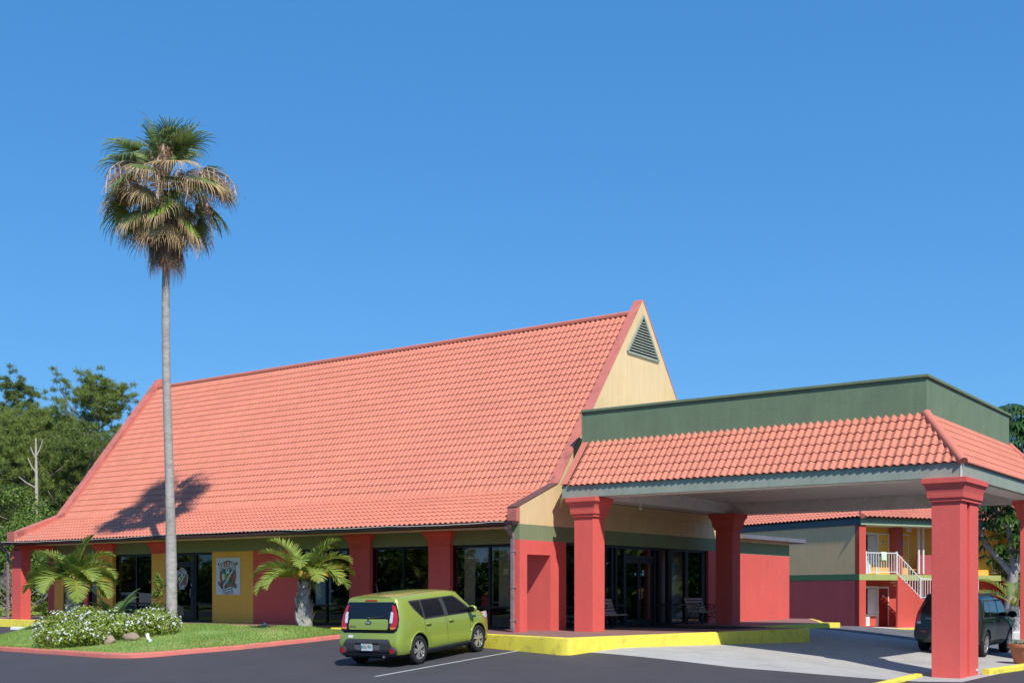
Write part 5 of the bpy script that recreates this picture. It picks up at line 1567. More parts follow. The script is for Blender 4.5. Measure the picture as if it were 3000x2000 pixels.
    m = MB(); x0 = 0.52; zt = ztop(x0) - 0.002; m.tube([(x0, 0, zt - 0.01), (x0 - 0.03, 0, zt + 0.03), (x0 - 0.10, 0, zt + 0.24)], [0.03, 0.008, 0.005], 8); m.ball((x0 + 0.03, 0, zt), (0.07, 0.03, 0.025), 10, 6); obj('antenna', m, MT['plastic'], root)
    m = MB(); m.tube([(0.12, -0.42, 0.24), (0.02, -0.42, 0.235)], 0.025, 10); obj('exhaust', m, MT['alloy'], root)
    # windscreen
    patch('windscreen', [(1.16, -0.70, 0.70), (1.3, -0.66, 0.66), (1.48, -0.58, 0.58)], lambda y, z: (float(np.interp(z, [1.10, 1.35, 1.53], [3.27, 2.98, 2.72])) - 0.10 * abs(y) ** 2 + 0.035, y, z + 0.004), gl, 10)


green_p = M('lime_car_paint', (0.30, 0.38, 0.055), 0.3, 0.02, 8, spec=0.5, coat=0.8, metal=0.1)
soul = dict(L=4.14, HW=0.90, paint=green_p, R=0.325, TW=0.205, arch=0.365, axles=(0.79, 3.36), sill=0.3, cabin=1.2, spokes=5, split=True, spoke_w=(0.17, 0.22),
            sect=[(0.20, 0.90, 0.10), (0.28, 0.965, 0.05), (0.40, 0.995, 0.01), (0.55, 1.0, 0.0), (0.70, 0.995, 0.055), (0.85, 0.985, 0.075), (1.0, 0.962, 0.10), (1.15, 0.925, 0.14), (1.30, 0.878, 0.185), (1.42, 0.835, 0.225), (1.50, 0.795, 0.235)],
            top=[(0, 1.565), (0.5, 1.59), (1.4, 1.61), (2.2, 1.60), (2.65, 1.555), (2.85, 1.44), (3.05, 1.28), (3.25, 1.12), (3.45, 1.065), (3.8, 1.01), (3.98, 0.94), (4.07, 0.82), (4.12, 0.68), (4.14, 0.55)],
            plan=[(0, 0.86), (0.02, 0.90), (0.06, 0.94), (0.13, 0.972), (0.26, 0.992), (0.5, 1.0), (3.5, 1.0), (3.75, 0.97), (3.95, 0.89), (4.05, 0.80), (4.11, 0.70), (4.14, 0.58)],
            stations=[0, 0.02, 0.06, 0.13, 0.26, 0.45, 0.7, 1.0, 1.35, 1.7, 2.1, 2.4, 2.65, 2.85, 3.05, 3.25, 3.45, 3.65, 3.82, 3.95, 4.04, 4.09, 4.12, 4.14], fn=soul_parts)
c1 = car('parked_car', 'lime green boxy hatchback parked nose towards the porch', soul)
place_car(c1, -18.52, 21.85, math.radians(95.0), 4.14, (0.79, 3.36))
c1.scale = (0.97, 1.0, 1.015)


def suv_parts(root, body, patch, side, rear, wid, tf, rk_, kx, paint, ztop):
    gl = MT['car_glass']
    patch('rear_glass', [(1.10, -0.70, 0.70), (1.13, -0.73, 0.73), (1.50, -0.62, 0.62), (1.58, -0.57, 0.57)], rear(0.006), gl, 14)
    patch('tailgate_panel', [(0.74, -0.70, 0.70), (1.06, -0.71, 0.71)], rear(0.008), paint, 14)
    for s in (-1, 1):
        tl_ = patch('taillight', [(0.80, s * 0.70, s * 0.80), (0.95, s * 0.72, s * 0.82), (1.2, s * 0.73, s * 0.80), (1.42, s * 0.66, s * 0.70)], rear(0.010), MT['red_lens'], 6)
        patch('clear_lens', [(0.80, s * 0.70, s * 0.80), (0.86, s * 0.70, s * 0.81)], rear(0.015), MT['clear_lens'], 4, tl_)
        sd = lambda off: (lambda x, z: side(x, z, off, s))
        sur = patch('window_surround', [(1.10, 0.30, 3.45), (1.30, 0.40, 3.15), (1.55, 0.55, 2.75), (1.60, 0.6, 2.68)], sd(0.005), MT['plastic'], 30)
        patch('side_glass', [(1.13, 0.42, 1.15), (1.55, 0.62, 1.12)], sd(0.009), gl, 8, sur); patch('side_glass', [(1.13, 1.22, 2.05), (1.56, 1.2, 2.0)], sd(0.009), gl, 8, sur); patch('side_glass', [(1.13, 2.13, 3.25), (1.3, 2.12, 3.05), (1.56, 2.1, 2.72)], sd(0.009), gl, 8, sur)
        for x in (1.20, 2.12, 3.30): patch('door_seam', [(0.42, x, x + 0.008), (1.1, x, x + 0.008)], sd(0.003), MT['dark'], 1)
        patch('sill_cladding', [(0.30, 1.25, 3.15), (0.44, 1.3, 3.1)], sd(0.012), MT['plastic'], 12)
        for xh in (1.4, 2.3):
            p = side(xh, 0.98, 0, s); m = MB(); m.tube([(xh - 0.1, p[1] + s * 0.006, 0.98), (xh - 0.07, p[1] + s * 0.03, 0.985), (xh + 0.07, p[1] + s * 0.03, 0.985), (xh + 0.1, p[1] + s * 0.006, 0.98)], 0.017, 8); obj('door_handle', m, paint, root, smooth=True)
        p = side(3.2, 1.12, 0, s); m = MB(); m.ball((3.18, p[1] + s * 0.15, 1.18), (0.08, 0.13, 0.10), 12, 8); m.bar((3.22, p[1] - s * 0.02, 1.12), (3.2, p[1] + s * 0.1, 1.16), 0.05, 0.035); obj('mirror', m, MT['dark'], root, smooth=True)
        m = MB(); m.tube([(x, s * wid(x) * tf(1.65) * 0.90, ztop(x) + 0.015) for x in np.linspace(0.6, 2.6, 8)], 0.018, 6); obj('roof_rail', m, MT['plastic'], root)
    bp = patch('rear_bumper', [(0.36, -0.80, 0.80), (0.45, -0.84, 0.84), (0.62, -0.84, 0.84), (0.72, -0.80, 0.80)], rear(0.05), MT['plastic'], 20)
    for s in (-1, 1): patch('reflector', [(0.585, s * 0.5, s * 0.66), (0.615, s * 0.5, s * 0.66)], rear(0.056), MT['red_lens'], 3, bp)
    m = MB(); m.box(rk_(0.85) - 0.02, rk_(0.85) - 0.012, -0.155, 0.155, 0.80, 0.95); obj('number_plate', m, MT['valance'], root)
    m = MB()
    for k in range(4): m.box(rk_(0.97) - 0.016, rk_(0.97) - 0.010, 0.42 + k * 0.045, 0.445 + k * 0.045, 0.955, 0.985)
    obj('chrome_letters', m, MT['chrome'], root)


dgreen = M('dark_green_paint', (0.008, 0.030, 0.020), 0.25, 0.02, 8, spec=0.4, coat=0.4)
suv = dict(L=4.70, HW=0.915, paint=dgreen, R=0.365, TW=0.235, arch=0.42, axles=(0.95, 3.70), sill=0.4, cabin=1.35, spokes=6, clad=0.0, rake_len=0.9,
           sect=[(0.30, 0.90, 0.06), (0.40, 0.97, 0.02), (0.55, 1.0, 0.0), (0.75, 1.0, 0.02), (0.95, 0.99, 0.035), (1.10, 0.965, 0.06), (1.25, 0.925, 0.15), (1.40, 0.88, 0.25), (1.52, 0.84, 0.33), (1.62, 0.80, 0.38)],
           top=[(0, 1.68), (0.6, 1.74), (1.6, 1.76), (2.4, 1.74), (2.75, 1.67), (3.1, 1.40), (3.4, 1.20), (3.7, 1.13), (4.3, 1.06), (4.52, 0.98), (4.62, 0.85), (4.68, 0.72), (4.70, 0.6)],
           plan=[(0, 0.90), (0.03, 0.93), (0.1, 0.965), (0.25, 0.99), (0.5, 1.0), (3.9, 1.0), (4.25, 0.96), (4.5, 0.86), (4.62, 0.76), (4.70, 0.62)],
           stations=[0, 0.03, 0.1, 0.25, 0.5, 0.95, 1.4, 1.9, 2.4, 2.75, 3.1, 3.4, 3.7, 4.0, 4.3, 4.5, 4.6, 4.66, 4.70], fn=suv_parts)
c2 = car('parked_car', 'dark green suv half hidden behind the near canopy column', suv)
place_car(c2, -9.72, 36.15, math.radians(91), 4.70, (0.95, 3.70))


def truck_parts(root, body, patch, side, rear, wid, tf, rk_, kx, paint, ztop):
    gl = MT['car_glass']
    for s in (-1, 1):
        sd = lambda off: (lambda x, z: side(x, z, off, s))
        patch('side_glass', [(1.15, 1.95, 2.75), (1.55, 2.05, 2.72)], sd(0.006), gl, 8); patch('side_glass', [(1.15, 2.85, 3.75), (1.55, 2.85, 3.35)], sd(0.006), gl, 8)
        m = MB(); p = side(3.6, 1.15, 0, s); m.ball((3.6, p[1] + s * 0.15, 1.22), (0.07, 0.12, 0.11), 10, 8); obj('mirror', m, MT['dark'], root, smooth=True)
        patch('door_seam', [(0.5, 2.8, 2.812), (1.15, 2.8, 2.812)], sd(0.003), MT['dark'], 1)
    patch('rear_bumper', [(0.45, -0.85, 0.85), (0.6, -0.85, 0.85)], rear(0.03), MT['chrome'], 8)


silver = M('silver_paint', (0.50, 0.49, 0.48), 0.3, 0.0, metal=0.3, coat=0.6)
truck = dict(L=5.5, HW=0.94, paint=silver, R=0.37, TW=0.24, arch=0.43, axles=(1.15, 4.45), sill=0.4, cabin=1.5, spokes=5, rake_len=0.3,
             sect=[(0.35, 0.92, 0.02), (0.5, 0.98, 0.0), (0.7, 1.0, 0.0), (0.95, 0.99, 0.0), (1.1, 0.96, 0.0), (1.25, 0.91, 0.0), (1.45, 0.86, 0.0), (1.6, 0.82, 0.0)],
             top=[(0, 1.16), (1.80, 1.17), (1.9, 1.70), (2.2, 1.74), (3.1, 1.74), (3.4, 1.66), (3.75, 1.35), (4.0, 1.20), (5.0, 1.12), (5.3, 1.05), (5.45, 0.9), (5.5, 0.7)],
             plan=[(0, 0.95), (0.1, 0.98), (0.3, 1.0), (4.8, 1.0), (5.2, 0.93), (5.42, 0.82), (5.5, 0.7)],
             stations=[0, 0.1, 0.3, 0.8, 1.3, 1.80, 1.9, 2.2, 2.6, 3.1, 3.4, 3.75, 4.0, 4.4, 4.8, 5.1, 5.3, 5.42, 5.5], fn=truck_parts)
c3 = car('parked_truck', 'silver pickup seen mirrored in the cafe windows', dict(truck, cat='pickup truck'))
place_car(c3, -49.6, 17.8, math.radians(180), 5.5, (1.15, 4.45))

# ---------------------------------------------------------------- vegetation
LEAF = dict(spec=0.35, rough=0.5)
VM = {}
VM['fan_green'] = M('fan_leaf_green', (0.26, 0.34, 0.11), var=0.10, vs=3, trans=0.42, island=0.2, **LEAF)
VM['fan_dark'] = M('fan_leaf_dark', (0.20, 0.27, 0.09), var=0.10, vs=3, trans=0.40, island=0.2, **LEAF)
VM['fan_lime'] = M('fan_leaf_lime', (0.30, 0.40, 0.06), var=0.12, vs=3, trans=0.25, island=0.18, **LEAF)
VM['fan_tan'] = M('fan_leaf_tan', (0.50, 0.37, 0.19), 0.8, 0.15, 3, trans=0.15, island=0.22)
VM['fan_dead'] = M('fan_leaf_dead', (0.30, 0.185, 0.115), 0.9, 0.2, 3, trans=0.08, island=0.3)
VM['stalk'] = M('dry_stalk', (0.62, 0.49, 0.38), 0.8, 0.1, 5)
VM['fluff'] = M('dry_flower_fluff', (0.38, 0.22, 0.13), 0.9, 0.0, island=0.3, trans=0.15)
VM['petiole'] = M('petiole_green', (0.22, 0.24, 0.05), 0.5, 0.1, 5)
VM['palm_bark'] = M('fan_palm_bark', (0.42, 0.385, 0.35), 0.9, 0.18, 3, bump=0.8, bs=14, fine=0.2, fs=40, rings=0.30, dirt=(0.20, 0.17, 0.14), dirt_amt=0.65, dirt_s=2.4)
VM['pin_green'] = M('feather_leaf', (0.26, 0.35, 0.065), var=0.1, vs=3, trans=0.25, island=0.22, **LEAF)
VM['pin_dark'] = M('feather_leaf_dark', (0.16, 0.26, 0.05), var=0.1, vs=3, trans=0.22, island=0.22, **LEAF)
VM['pin_tip'] = M('feather_leaf_yellow', (0.50, 0.36, 0.045), var=0.1, vs=3, trans=0.25, island=0.2, **LEAF)
VM['fibre'] = M('palm_fibre', (0.50, 0.46, 0.43), 0.95, 0.35, 8, bump=0.9, bs=12, dirt=(0.12, 0.08, 0.06), dirt_amt=0.7, dirt_s=7)
VM['sago'] = M('sago_leaf', (0.10, 0.18, 0.045), var=0.1, vs=3, trans=0.15, island=0.2, **LEAF)
VM['bush'] = M('lantana_leaf', (0.33, 0.43, 0.075), var=0.14, vs=1.5, trans=0.4, island=0.35, **LEAF)
VM['flower'] = M('white_flower', (0.82, 0.82, 0.80), 0.8, 0.0, trans=0.2)
VM['twig'] = M('twig', (0.16, 0.11, 0.07), 0.9, 0.2, 5)
VM['needle'] = M('pine_needle', (0.205, 0.265, 0.055), 0.65, 0.0, trans=0.22, island=0.35, spec=0.3)
VM['needle_d'] = M('pine_needle_dark', (0.15, 0.205, 0.045), 0.65, 0.0, trans=0.2, island=0.35, spec=0.3)
VM['pine_bark'] = M('pine_bark', (0.22, 0.17, 0.15), 0.95, 0.25, 5, bump=0.6, bs=10)
VM['snag'] = M('bleached_wood', (0.50, 0.42, 0.35), 0.9, 0.15, 4)
VM['broad'] = M('broad_leaf', (0.11, 0.19, 0.03), var=0.1, vs=1, trans=0.25, island=0.35, **LEAF)
VM['broad_l'] = M('broad_leaf_light', (0.16, 0.25, 0.04), var=0.1, vs=1, trans=0.28, island=0.35, **LEAF)
VM['umbrella'] = M('umbrella_leaf', (0.045, 0.10, 0.018), var=0.1, vs=1, trans=0.2, island=0.35, rough=0.3, spec=0.6)
VM['grey_bark'] = M('grey_bark', (0.36, 0.32, 0.30), 0.9, 0.2, 4, bump=0.5, bs=10)
VM['agave'] = M('agave_leaf', (0.20, 0.27, 0.17), 0.6, 0.1, 5, island=0.2)
rv = random.Random(21)


def basis(d, up=Vector((0, 0, 1))):
    d = Vector(d).normalized(); s = d.cross(up)
    if s.length < 1e-3: s = Vector((1, 0, 0))
    s.normalize(); return d, s, s.cross(d).normalized()


def fan_leaf(mb, base, d, pet, R, droop, mi_leaf=0, mi_pet=1, seg=34, spread=2.45, split=0.45, dead=False, mi_tip=None):
    """costapalmate leaf: a stalk from base along d, then a pleated fan that hangs by droop"""
    d, s, u = basis(d)
    # curved stalk
    pts = [base]; p = Vector(base); dd = Vector(d)
    n = 5
    for k in range(n):
        p = p + dd * (pet / n); pts.append(p.copy()); dd = (dd + Vector((0, 0, -1)) * droop * 0.16).normalized()
    mb.tube(pts, [0.02, 0.017, 0.015, 0.013, 0.012, 0.01], 4, mi_pet, cap=False)
    d2, s2, u2 = basis(dd)
    ro = rv.gauss(0, 0.38); s2, u2 = s2 * math.cos(ro) + u2 * math.sin(ro), u2 * math.cos(ro) - s2 * math.sin(ro)
    hub = p
    for k in range(seg):
        a = -spread / 2 * 1.0 + spread * (k + 0.5) / seg
        a *= 1.15
        ln = R * (1 - 0.28 * (abs(a) / (spread * 0.58)) ** 2) * rv.uniform(0.8, 1.12)
        dirk = (d2 * math.cos(a) + s2 * math.sin(a)).normalized()
        cross = (d2 * -math.sin(a) + s2 * math.cos(a)).normalized()
        pr = []; q = Vector(hub); dk = Vector(dirk); m_ = 5
        wmax = ln * 2.0 * math.tan(spread * 1.15 / seg / 2) * split * 1.0
        g = droop * rv.uniform(0.6, 1.5)
        for j in range(m_ + 1):
            f = j / m_
            if f <= split: w = max(0.006, ln * f * math.tan(spread * 1.15 / seg / 2) * 1.04)
            else: w = max(0.0025, wmax / 2 * (1 - (f - split) / (1 - split)) ** 0.8)
            if dead: w *= 0.62
            pr.append((q.copy(), w)); q = q + dk * (ln / m_)
            fall = g * (0.05 if f < split * 0.6 else (0.40 if j < 3 else 1.1)) * (1 if not dead else 1.2)
            dk = (dk + Vector((0, 0, -1)) * fall).normalized()
        fold = 0.35 * pr[2][1] * 2
        vs = []
        for j, (q, w) in enumerate(pr):
            vs += [q - cross * w, q + u2 * fold * (0.4 if j in (0, m_) else 1), q + cross * w]
        fs = []
        for j in range(m_):
            for c in (0, 1): fs.append((3 * j + c, 3 * j + c + 1, 3 * j + 4 + c, 3 * j + 3 + c))
        b0 = len(mb.f)
        mb.add(vs, fs, mi_leaf)
        if mi_tip is not None:
            for t in range(b0 + 6, b0 + 10): mb.m[t] = mi_tip


# --- tall fan palm
PX, PY = -29.22, 22.9
pz = lawn_h(PX, PY)
fpalm = thing('fan_palm', (PX, PY, pz), 'very tall fan palm with a shaggy dead skirt towering over the roof', 'palm tree')
CZ = 13.38                                 # height of the growing point
fr = Vector((math.cos(TH), math.sin(TH), 0))
trunk_pts = []; rads = []
NSEG = 90
for k in range(NSEG + 1):
    f = k / NSEG; z = pz - 0.1 + (CZ - pz + 0.1) * f
    lean = -0.14 * math.sin(f * PI * 0.55) - 0.03 * f + 0.03 * math.sin(f * 7)
    trunk_pts.append((PX + fr.x * lean, PY + fr.y * lean, z))
    r = 0.112 + 0.048 * (1 - f) ** 2 + 0.13 * max(0, 1 - f * 22) ** 2 + 0.02 * max(0, 1 - abs(f - 0.16) / 0.16)
    rads.append(r * (1 + 0.02 * math.sin(k * 2.4) + rv.uniform(-0.022, 0.022)))
m = MB(); m.tube(trunk_pts, rads, 16); obj('trunk', m, VM['palm_bark'], fpalm, smooth='all')
top = Vector(trunk_pts[-1])


def tdir(az, el): return Vector((math.cos(az) * math.cos(el), math.sin(az) * math.cos(el), math.sin(el)))


GA = 2.39996
k = 0


def frond(mat, az, el, pet, R, droop, dz, **kw):
    m = MB(); fan_leaf(m, top + Vector((0, 0, dz)) + tdir(az, el) * 0.12, tdir(az, el), pet, R, droop, **kw)
    obj('frond', m, [VM[mat], VM['petiole' if mat not in ('fan_dead', 'fan_tan') else 'stalk'], VM['fan_tan']], fpalm)


for i in range(16):
    frond(('fan_green', 'fan_green', 'fan_dark')[i % 3], i * GA, math.radians(rv.uniform(30, 82)), rv.uniform(0.55, 1.2), rv.uniform(1.0, 1.4), rv.uniform(0.7, 1.2), 0.25, mi_tip=None)
for i in range(24):
    frond(('fan_dark', 'fan_green', 'fan_tan', 'fan_green', 'fan_lime')[i % 5], i * GA + 0.7 + rv.gauss(0, .2), math.radians(rv.uniform(-12, 40)), rv.uniform(0.8, 1.3), rv.uniform(1.0, 1.35), rv.uniform(0.9, 1.5), 0.08, mi_tip=2 if i % 2 else None)
tocam = math.atan2(-PY, -PX)
for az, el, mat in ((tocam - 0.15, -8, 'fan_lime'), (tocam - 1.0, -14, 'fan_dark'), (tocam + 0.75, -28, 'fan_lime'), (tocam - 0.55, -40, 'fan_tan'), (tocam + 1.3, -20, 'fan_dark'), (tocam + 2.2, -15, 'fan_dark'), (tocam - 1.7, -22, 'fan_dark'), (tocam + 3, -10, 'fan_dark'), (tocam + 1.0, -42, 'fan_tan'), (tocam - 2.4, -30, 'fan_tan'), (tocam + 0.3, -44, 'fan_tan')):
    frond(mat, az, math.radians(el), 1.0, 1.0, 1.0, -0.25, mi_tip=2)
for i in range(30):
    frond('fan_dead' if i % 4 else 'fan_tan', i * GA, math.radians(rv.uniform(-62, -35)), rv.uniform(0.45, 0.75), rv.uniform(0.7, 0.95), 2.2, -0.4 - i * 0.028, seg=20, spread=1.5, dead=True)
# shaggy skirt that narrows to the trunk
m = MB()
for i in range(620):
    a = rv.uniform(0, 2 * PI); z0 = CZ - 0.35 - rv.random() ** 1.4 * 1.35; f = (CZ - z0) / 2.4
    r0 = 0.20 + 0.62 * max(0, 1 - f) ** 1.2 ; ln = rv.uniform(0.35, 0.8)
    c = Vector((top.x + math.cos(a) * r0, top.y + math.sin(a) * r0, z0)); o_ = Vector((math.cos(a), math.sin(a), 0)); t_ = Vector((-math.sin(a), math.cos(a), 0))
    w = rv.uniform(0.010, 0.026)
    e = c + o_ * rv.uniform(-0.12, 0.14) + t_ * rv.uniform(-0.08, 0.08) + Vector((0, 0, -ln)); mid = (c + e) / 2 + o_ * 0.05
    m.add([c - t_ * w, c + t_ * w, mid + t_ * w, mid - t_ * w, e], [(0, 1, 2, 3), (3, 2, 4)], 0 if rv.random() < 0.62 else 1)
obj('dead_skirt', m, [VM['fan_dead'], M('grey_thatch', (0.36, 0.28, 0.22), 0.95, 0.1, island=0.3)], fpalm, kind='stuff')
# long dry flower stalks hanging out of the crown
for i in range(17):
    az = tocam + rv.uniform(-0.4, 2.1) if i < 10 else (tocam - rv.uniform(0.6, 2.0) if i < 14 else i * GA)
    m = MB(); p = top + Vector((0, 0, 0.15)); d = tdir(az, math.radians(rv.uniform(20, 52))); pts = []
    n = 13; L_ = rv.uniform(1.9, 2.6)
    for j in range(n):
        pts.append(p.copy()); p = p + d * (L_ / n); d = (d + Vector((0, 0, -1)) * (0.06 + 0.026 * j)).normalized()
    m.tube(pts, [0.014] * 6 + [0.011] * (n - 6), 4)
    for j in range(5, n, 1):
        q = pts[j]
        for t in range(2):
            # hanging pale bracts
            if rv.random() < 0.45:
                e = q + Vector((rv.uniform(-.06, .06), rv.uniform(-.06, .06), -rv.uniform(0.3, 0.65))); w = 0.018
                s_ = Vector((fr.x, fr.y, 0)) * w; mid = (q + e) / 2 + Vector((rv.uniform(-.04, .04), rv.uniform(-.04, .04), 0))
                m.add([q - s_ * .5, q + s_ * .5, mid + s_, mid - s_, e + s_ * .4, e - s_ * .4], [(0, 1, 2, 3), (3, 2, 4, 5)], 0)
            for h in range(34):
                c = q + Vector((rv.gauss(0, .10), rv.gauss(0, .10), -rv.uniform(0, 0.5))); e = c + Vector((rv.uniform(-.09, .09), rv.uniform(-.09, .09), rv.uniform(-.14, .03)))
                w = Vector((rv.uniform(-.010, .010), rv.uniform(-.010, .010), 0.007)); m.add([c - w, c + w, e], [(0, 1, 2)], 1)
    obj('flower_stalk', m, [VM['stalk'], VM['fluff']], fpalm)


# --- feather palms


def feather_frond(mb, base, d, L_, droop, npair=30, lw=0.050, ll=0.56, vee=0.55, mi=(0, 1, 2), yellow=0.15, curl=0.5):
    d, s, u = basis(d); p = Vector(base); pts = []; dirs = []
    n = 14; dd = Vector(d)
    for j in range(n + 1):
        pts.append(p.copy()); dirs.append(dd.copy()); p = p + dd * (L_ / n); dd = (dd + Vector((0, 0, -1)) * droop * (0.03 + 0.012 * j)).normalized()
    mb.tube(pts, [0.024 * (1 - 0.85 * j / n) + 0.003 for j in range(n + 1)], 5, mi[1], cap=False)
    for k in range(npair):
        f = 0.16 + 0.84 * (k + 0.5) / npair
        i = min(n - 1, int(f * n)); t = f * n - i; q = pts[i].lerp(pts[i + 1], t); t_, s_, u_ = basis(dirs[i])
        ln = ll * (math.sin(PI * min(1, 0.18 + f * 0.86)) ** 0.6 * 0.95 + 0.1) * rv.uniform(0.9, 1.08)
        for sd in (-1, 1):
            fw = 0.45 + 0.6 * f
            v = (s_ * sd * 1.0 + t_ * fw + u_ * vee * rv.uniform(0.7, 1.2)).normalized()
            pr = [q]; vv = Vector(v); a = Vector(q)
            for j in range(4): a = a + vv * (ln / 4); pr.append(a.copy()); vv = (vv + Vector((0, 0, -1)) * curl * rv.uniform(0.15, 0.30)).normalized()
            wd = (t_ - v * t_.dot(v)).normalized()
            ws = [lw * 0.4, lw, lw * 0.85, lw * 0.55, 0.002]
            vs = []
            for c, w in zip(pr, ws): vs += [c - wd * w * 0.5, c + wd * w * 0.5]
            fs = [(2 * j, 2 * j + 1, 2 * j + 3, 2 * j + 2) for j in range(4)]
            b0 = len(mb.f); mb.add(vs, fs, mi[0])
            if rv.random() < yellow:
                mb.m[-1] = mi[2]
                if rv.random() < 0.4: mb.m[-2] = mi[2]


def fibre_trunk(x, y, z, h, r0, r1, parent, rags=70):
    m = MB(); n = 14
    pts = [(x + 0.03 * math.sin(k * .5), y, z - 0.08 + (h + 0.08) * k / n) for k in range(n + 1)]
    def rad(f): return (r0 * (1 - f) ** 0.9 + r1 * f) * (1 + 0.16 * math.sin(PI * min(1, f * 1.5)))
    m.tube(pts, [rad(k / n) * rv.uniform(0.95, 1.06) for k in range(n + 1)], 14)
    for i in range(rags):
        a = rv.uniform(0, 2 * PI); f = rv.uniform(0.0, 0.86); r = rad(f) * 0.99; zc = z + h * f
        o_ = Vector((math.cos(a), math.sin(a), 0)); t_ = Vector((-math.sin(a), math.cos(a), 0)); w = rv.uniform(0.05, 0.11); hh = rv.uniform(0.16, 0.30); tw = rv.uniform(-0.12, 0.12)
        c = Vector((x, y, zc)) + o_ * r
        m.add([c - t_ * w - Vector((0, 0, 0.03)), c + t_ * w - Vector((0, 0, 0.02)), c + t_ * (w * 0.55 + tw) + Vector((0, 0, hh * .6)) + o_ * rv.uniform(0.0, 0.05), c + t_ * (-w * 0.55 + tw) + Vector((0, 0, hh * .6)) + o_ * 0.03, c + t_ * tw * 1.5 + Vector((0, 0, hh)) + o_ * rv.uniform(0.02, 0.07)], [(0, 1, 2, 3), (3, 2, 4)])
    obj('trunk', m, VM['fibre'], parent, smooth=True, ang=50)
    return Vector((x, y, z + h))


def feather_palm(x, y, z, h, r0, r1, L_, label, fr_spec, npair=32, ll=0.58, yellow=0.15):
    t = thing('feather_palm', (x, y, z), label, 'palm tree')
    tp = fibre_trunk(x, y, z, h, r0, r1, t)
    m = MB(); m.tube([tp - Vector((0, 0, 0.12)), tp + Vector((0, 0, 0.12)), tp + Vector((0, 0, 0.35))], [r1 * 1.0, r1 * 0.9, 0.03], 10); obj('crown_shaft', m, VM['petiole'], t, smooth=True)
    for az, el, lf, dr, mt in fr_spec:
        m = MB(); d = tdir(az, math.radians(el))
        feather_frond(m, tp + Vector((0, 0, 0.06)) + d * 0.04, d, L_ * lf, dr * 0.78, npair, ll=ll, yellow=yellow * (1.6 if mt == 2 else 1))
        obj('frond', m, [VM[('pin_green', 'pin_dark', 'pin_green')[mt]], VM['pin_tip'], VM['pin_tip']], t)
    return t


camd = lambda x, y: math.atan2(-y, -x)
# azimuths relative to the picture: RT = to the right of the picture
RT = TH
T0 = camd(-33.7, 22.5)
specL = [(RT + 0.25, 76, 1.0, 1.1, 0), (RT + 0.0, 38, 0.92, 1.7, 0), (RT - 0.35, 8, 0.95, 1.5, 0), (RT + 0.5, 28, 0.9, 1.6, 1), (RT + PI - 0.1, 34, 1.0, 1.7, 0), (RT + PI + 0.25, 14, 1.0, 1.4, 0), (RT + PI - 0.5, 45, 0.95, 1.6, 1),
         (T0 + 0.1, 12, 0.95, 2.3, 0), (T0 - 0.7, 22, 0.95, 2.0, 0), (T0 + 0.8, 18, 0.9, 2.2, 2), (T0 + PI, 30, 0.9, 1.6, 1), (T0 + PI + 0.6, 55, 0.9, 1.5, 1), (T0 - 0.3, 58, 0.9, 1.6, 1), (RT + 0.12, 56, 1.0, 1.4, 0), (RT + PI + 0.05, 58, 1.0, 1.4, 0), (RT + PI - 0.25, 22, 0.95, 1.5, 1), (RT + 0.75, 48, 0.9, 1.5, 0), (T0 + 0.45, 38, 0.9, 1.9, 0)]
feather_palm(-33.67, 22.53, lawn_h(-33.67, 22.53), 1.42, 0.24, 0.15, 1.62, 'small feather palm behind the flowering bush, left of the tall trunk', specL)
T1 = camd(-25.24, 24.55)
specR = [(RT + PI - 0.25, 64, 1.05, 1.35, 0), (RT + PI + 0.15, 36, 1.0, 1.7, 0), (RT + PI + 0.45, 14, 1.0, 1.7, 2), (RT - 0.1, 48, 1.02, 1.6, 0), (RT - 0.55, 30, 0.9, 1.9, 2), (RT + 0.3, 34, 1.0, 1.5, 0), (T1 - 0.1, 55, 0.85, 2.2, 0), (T1 - 0.9, 24, 0.95, 1.9, 0),
         (T1 + 0.35, 40, 0.85, 2.4, 2), (T1 + PI + 0.3, 50, 0.9, 1.6, 1), (T1 + PI - 0.5, 34, 0.9, 1.6, 1), (RT + PI - 0.6, 30, 0.95, 1.6, 1), (RT + 0.1, 64, 1.0, 1.2, 0), (RT + PI, 52, 1.0, 1.3, 0), (RT - 0.2, 18, 0.9, 1.5, 1), (T1 + 0.9, 32, 0.9, 1.9, 0), (RT + 0.6, 60, 0.95, 1.3, 1)]
feather_palm(-25.24, 24.50, lawn_h(-25.24, 24.5) - 0.02, 1.36, 0.21, 0.11, 1.60, 'small feather palm with shaggy white trunk by the green car', specR, 30, 0.56, 0.30)
# small palm in the bed at the right edge
feather_palm(-11.0, 47.6, -0.12, 0.95, 0.24, 0.16, 1.9, 'low feather palm in a white edged bed beyond the dark suv', [(RT + PI, 32, 1.15, 1.5, 0), (RT + PI - 0.4, 55, 0.9, 1.3, 0), (RT + 0.3, 45, 0.9, 1.3, 2), (RT - 0.3, 62, 0.9, 1.2, 0), (RT + 1.2, 50, 0.9, 1.2, 1), (RT - 1.4, 40, 0.9, 1.4, 2)], 22, 0.45, 0.25)
m = MB(); n = 26
m.lathe([(1.75, -0.62), (1.75, -0.13), (1.6, -0.10), (0.0, -0.12)], (-11.0, 48.4, 0), 26); obj('planting_bed', m, MT['white'], None, label='round white rimmed planting bed under the low palm', cat='planter', bevel=0.02)

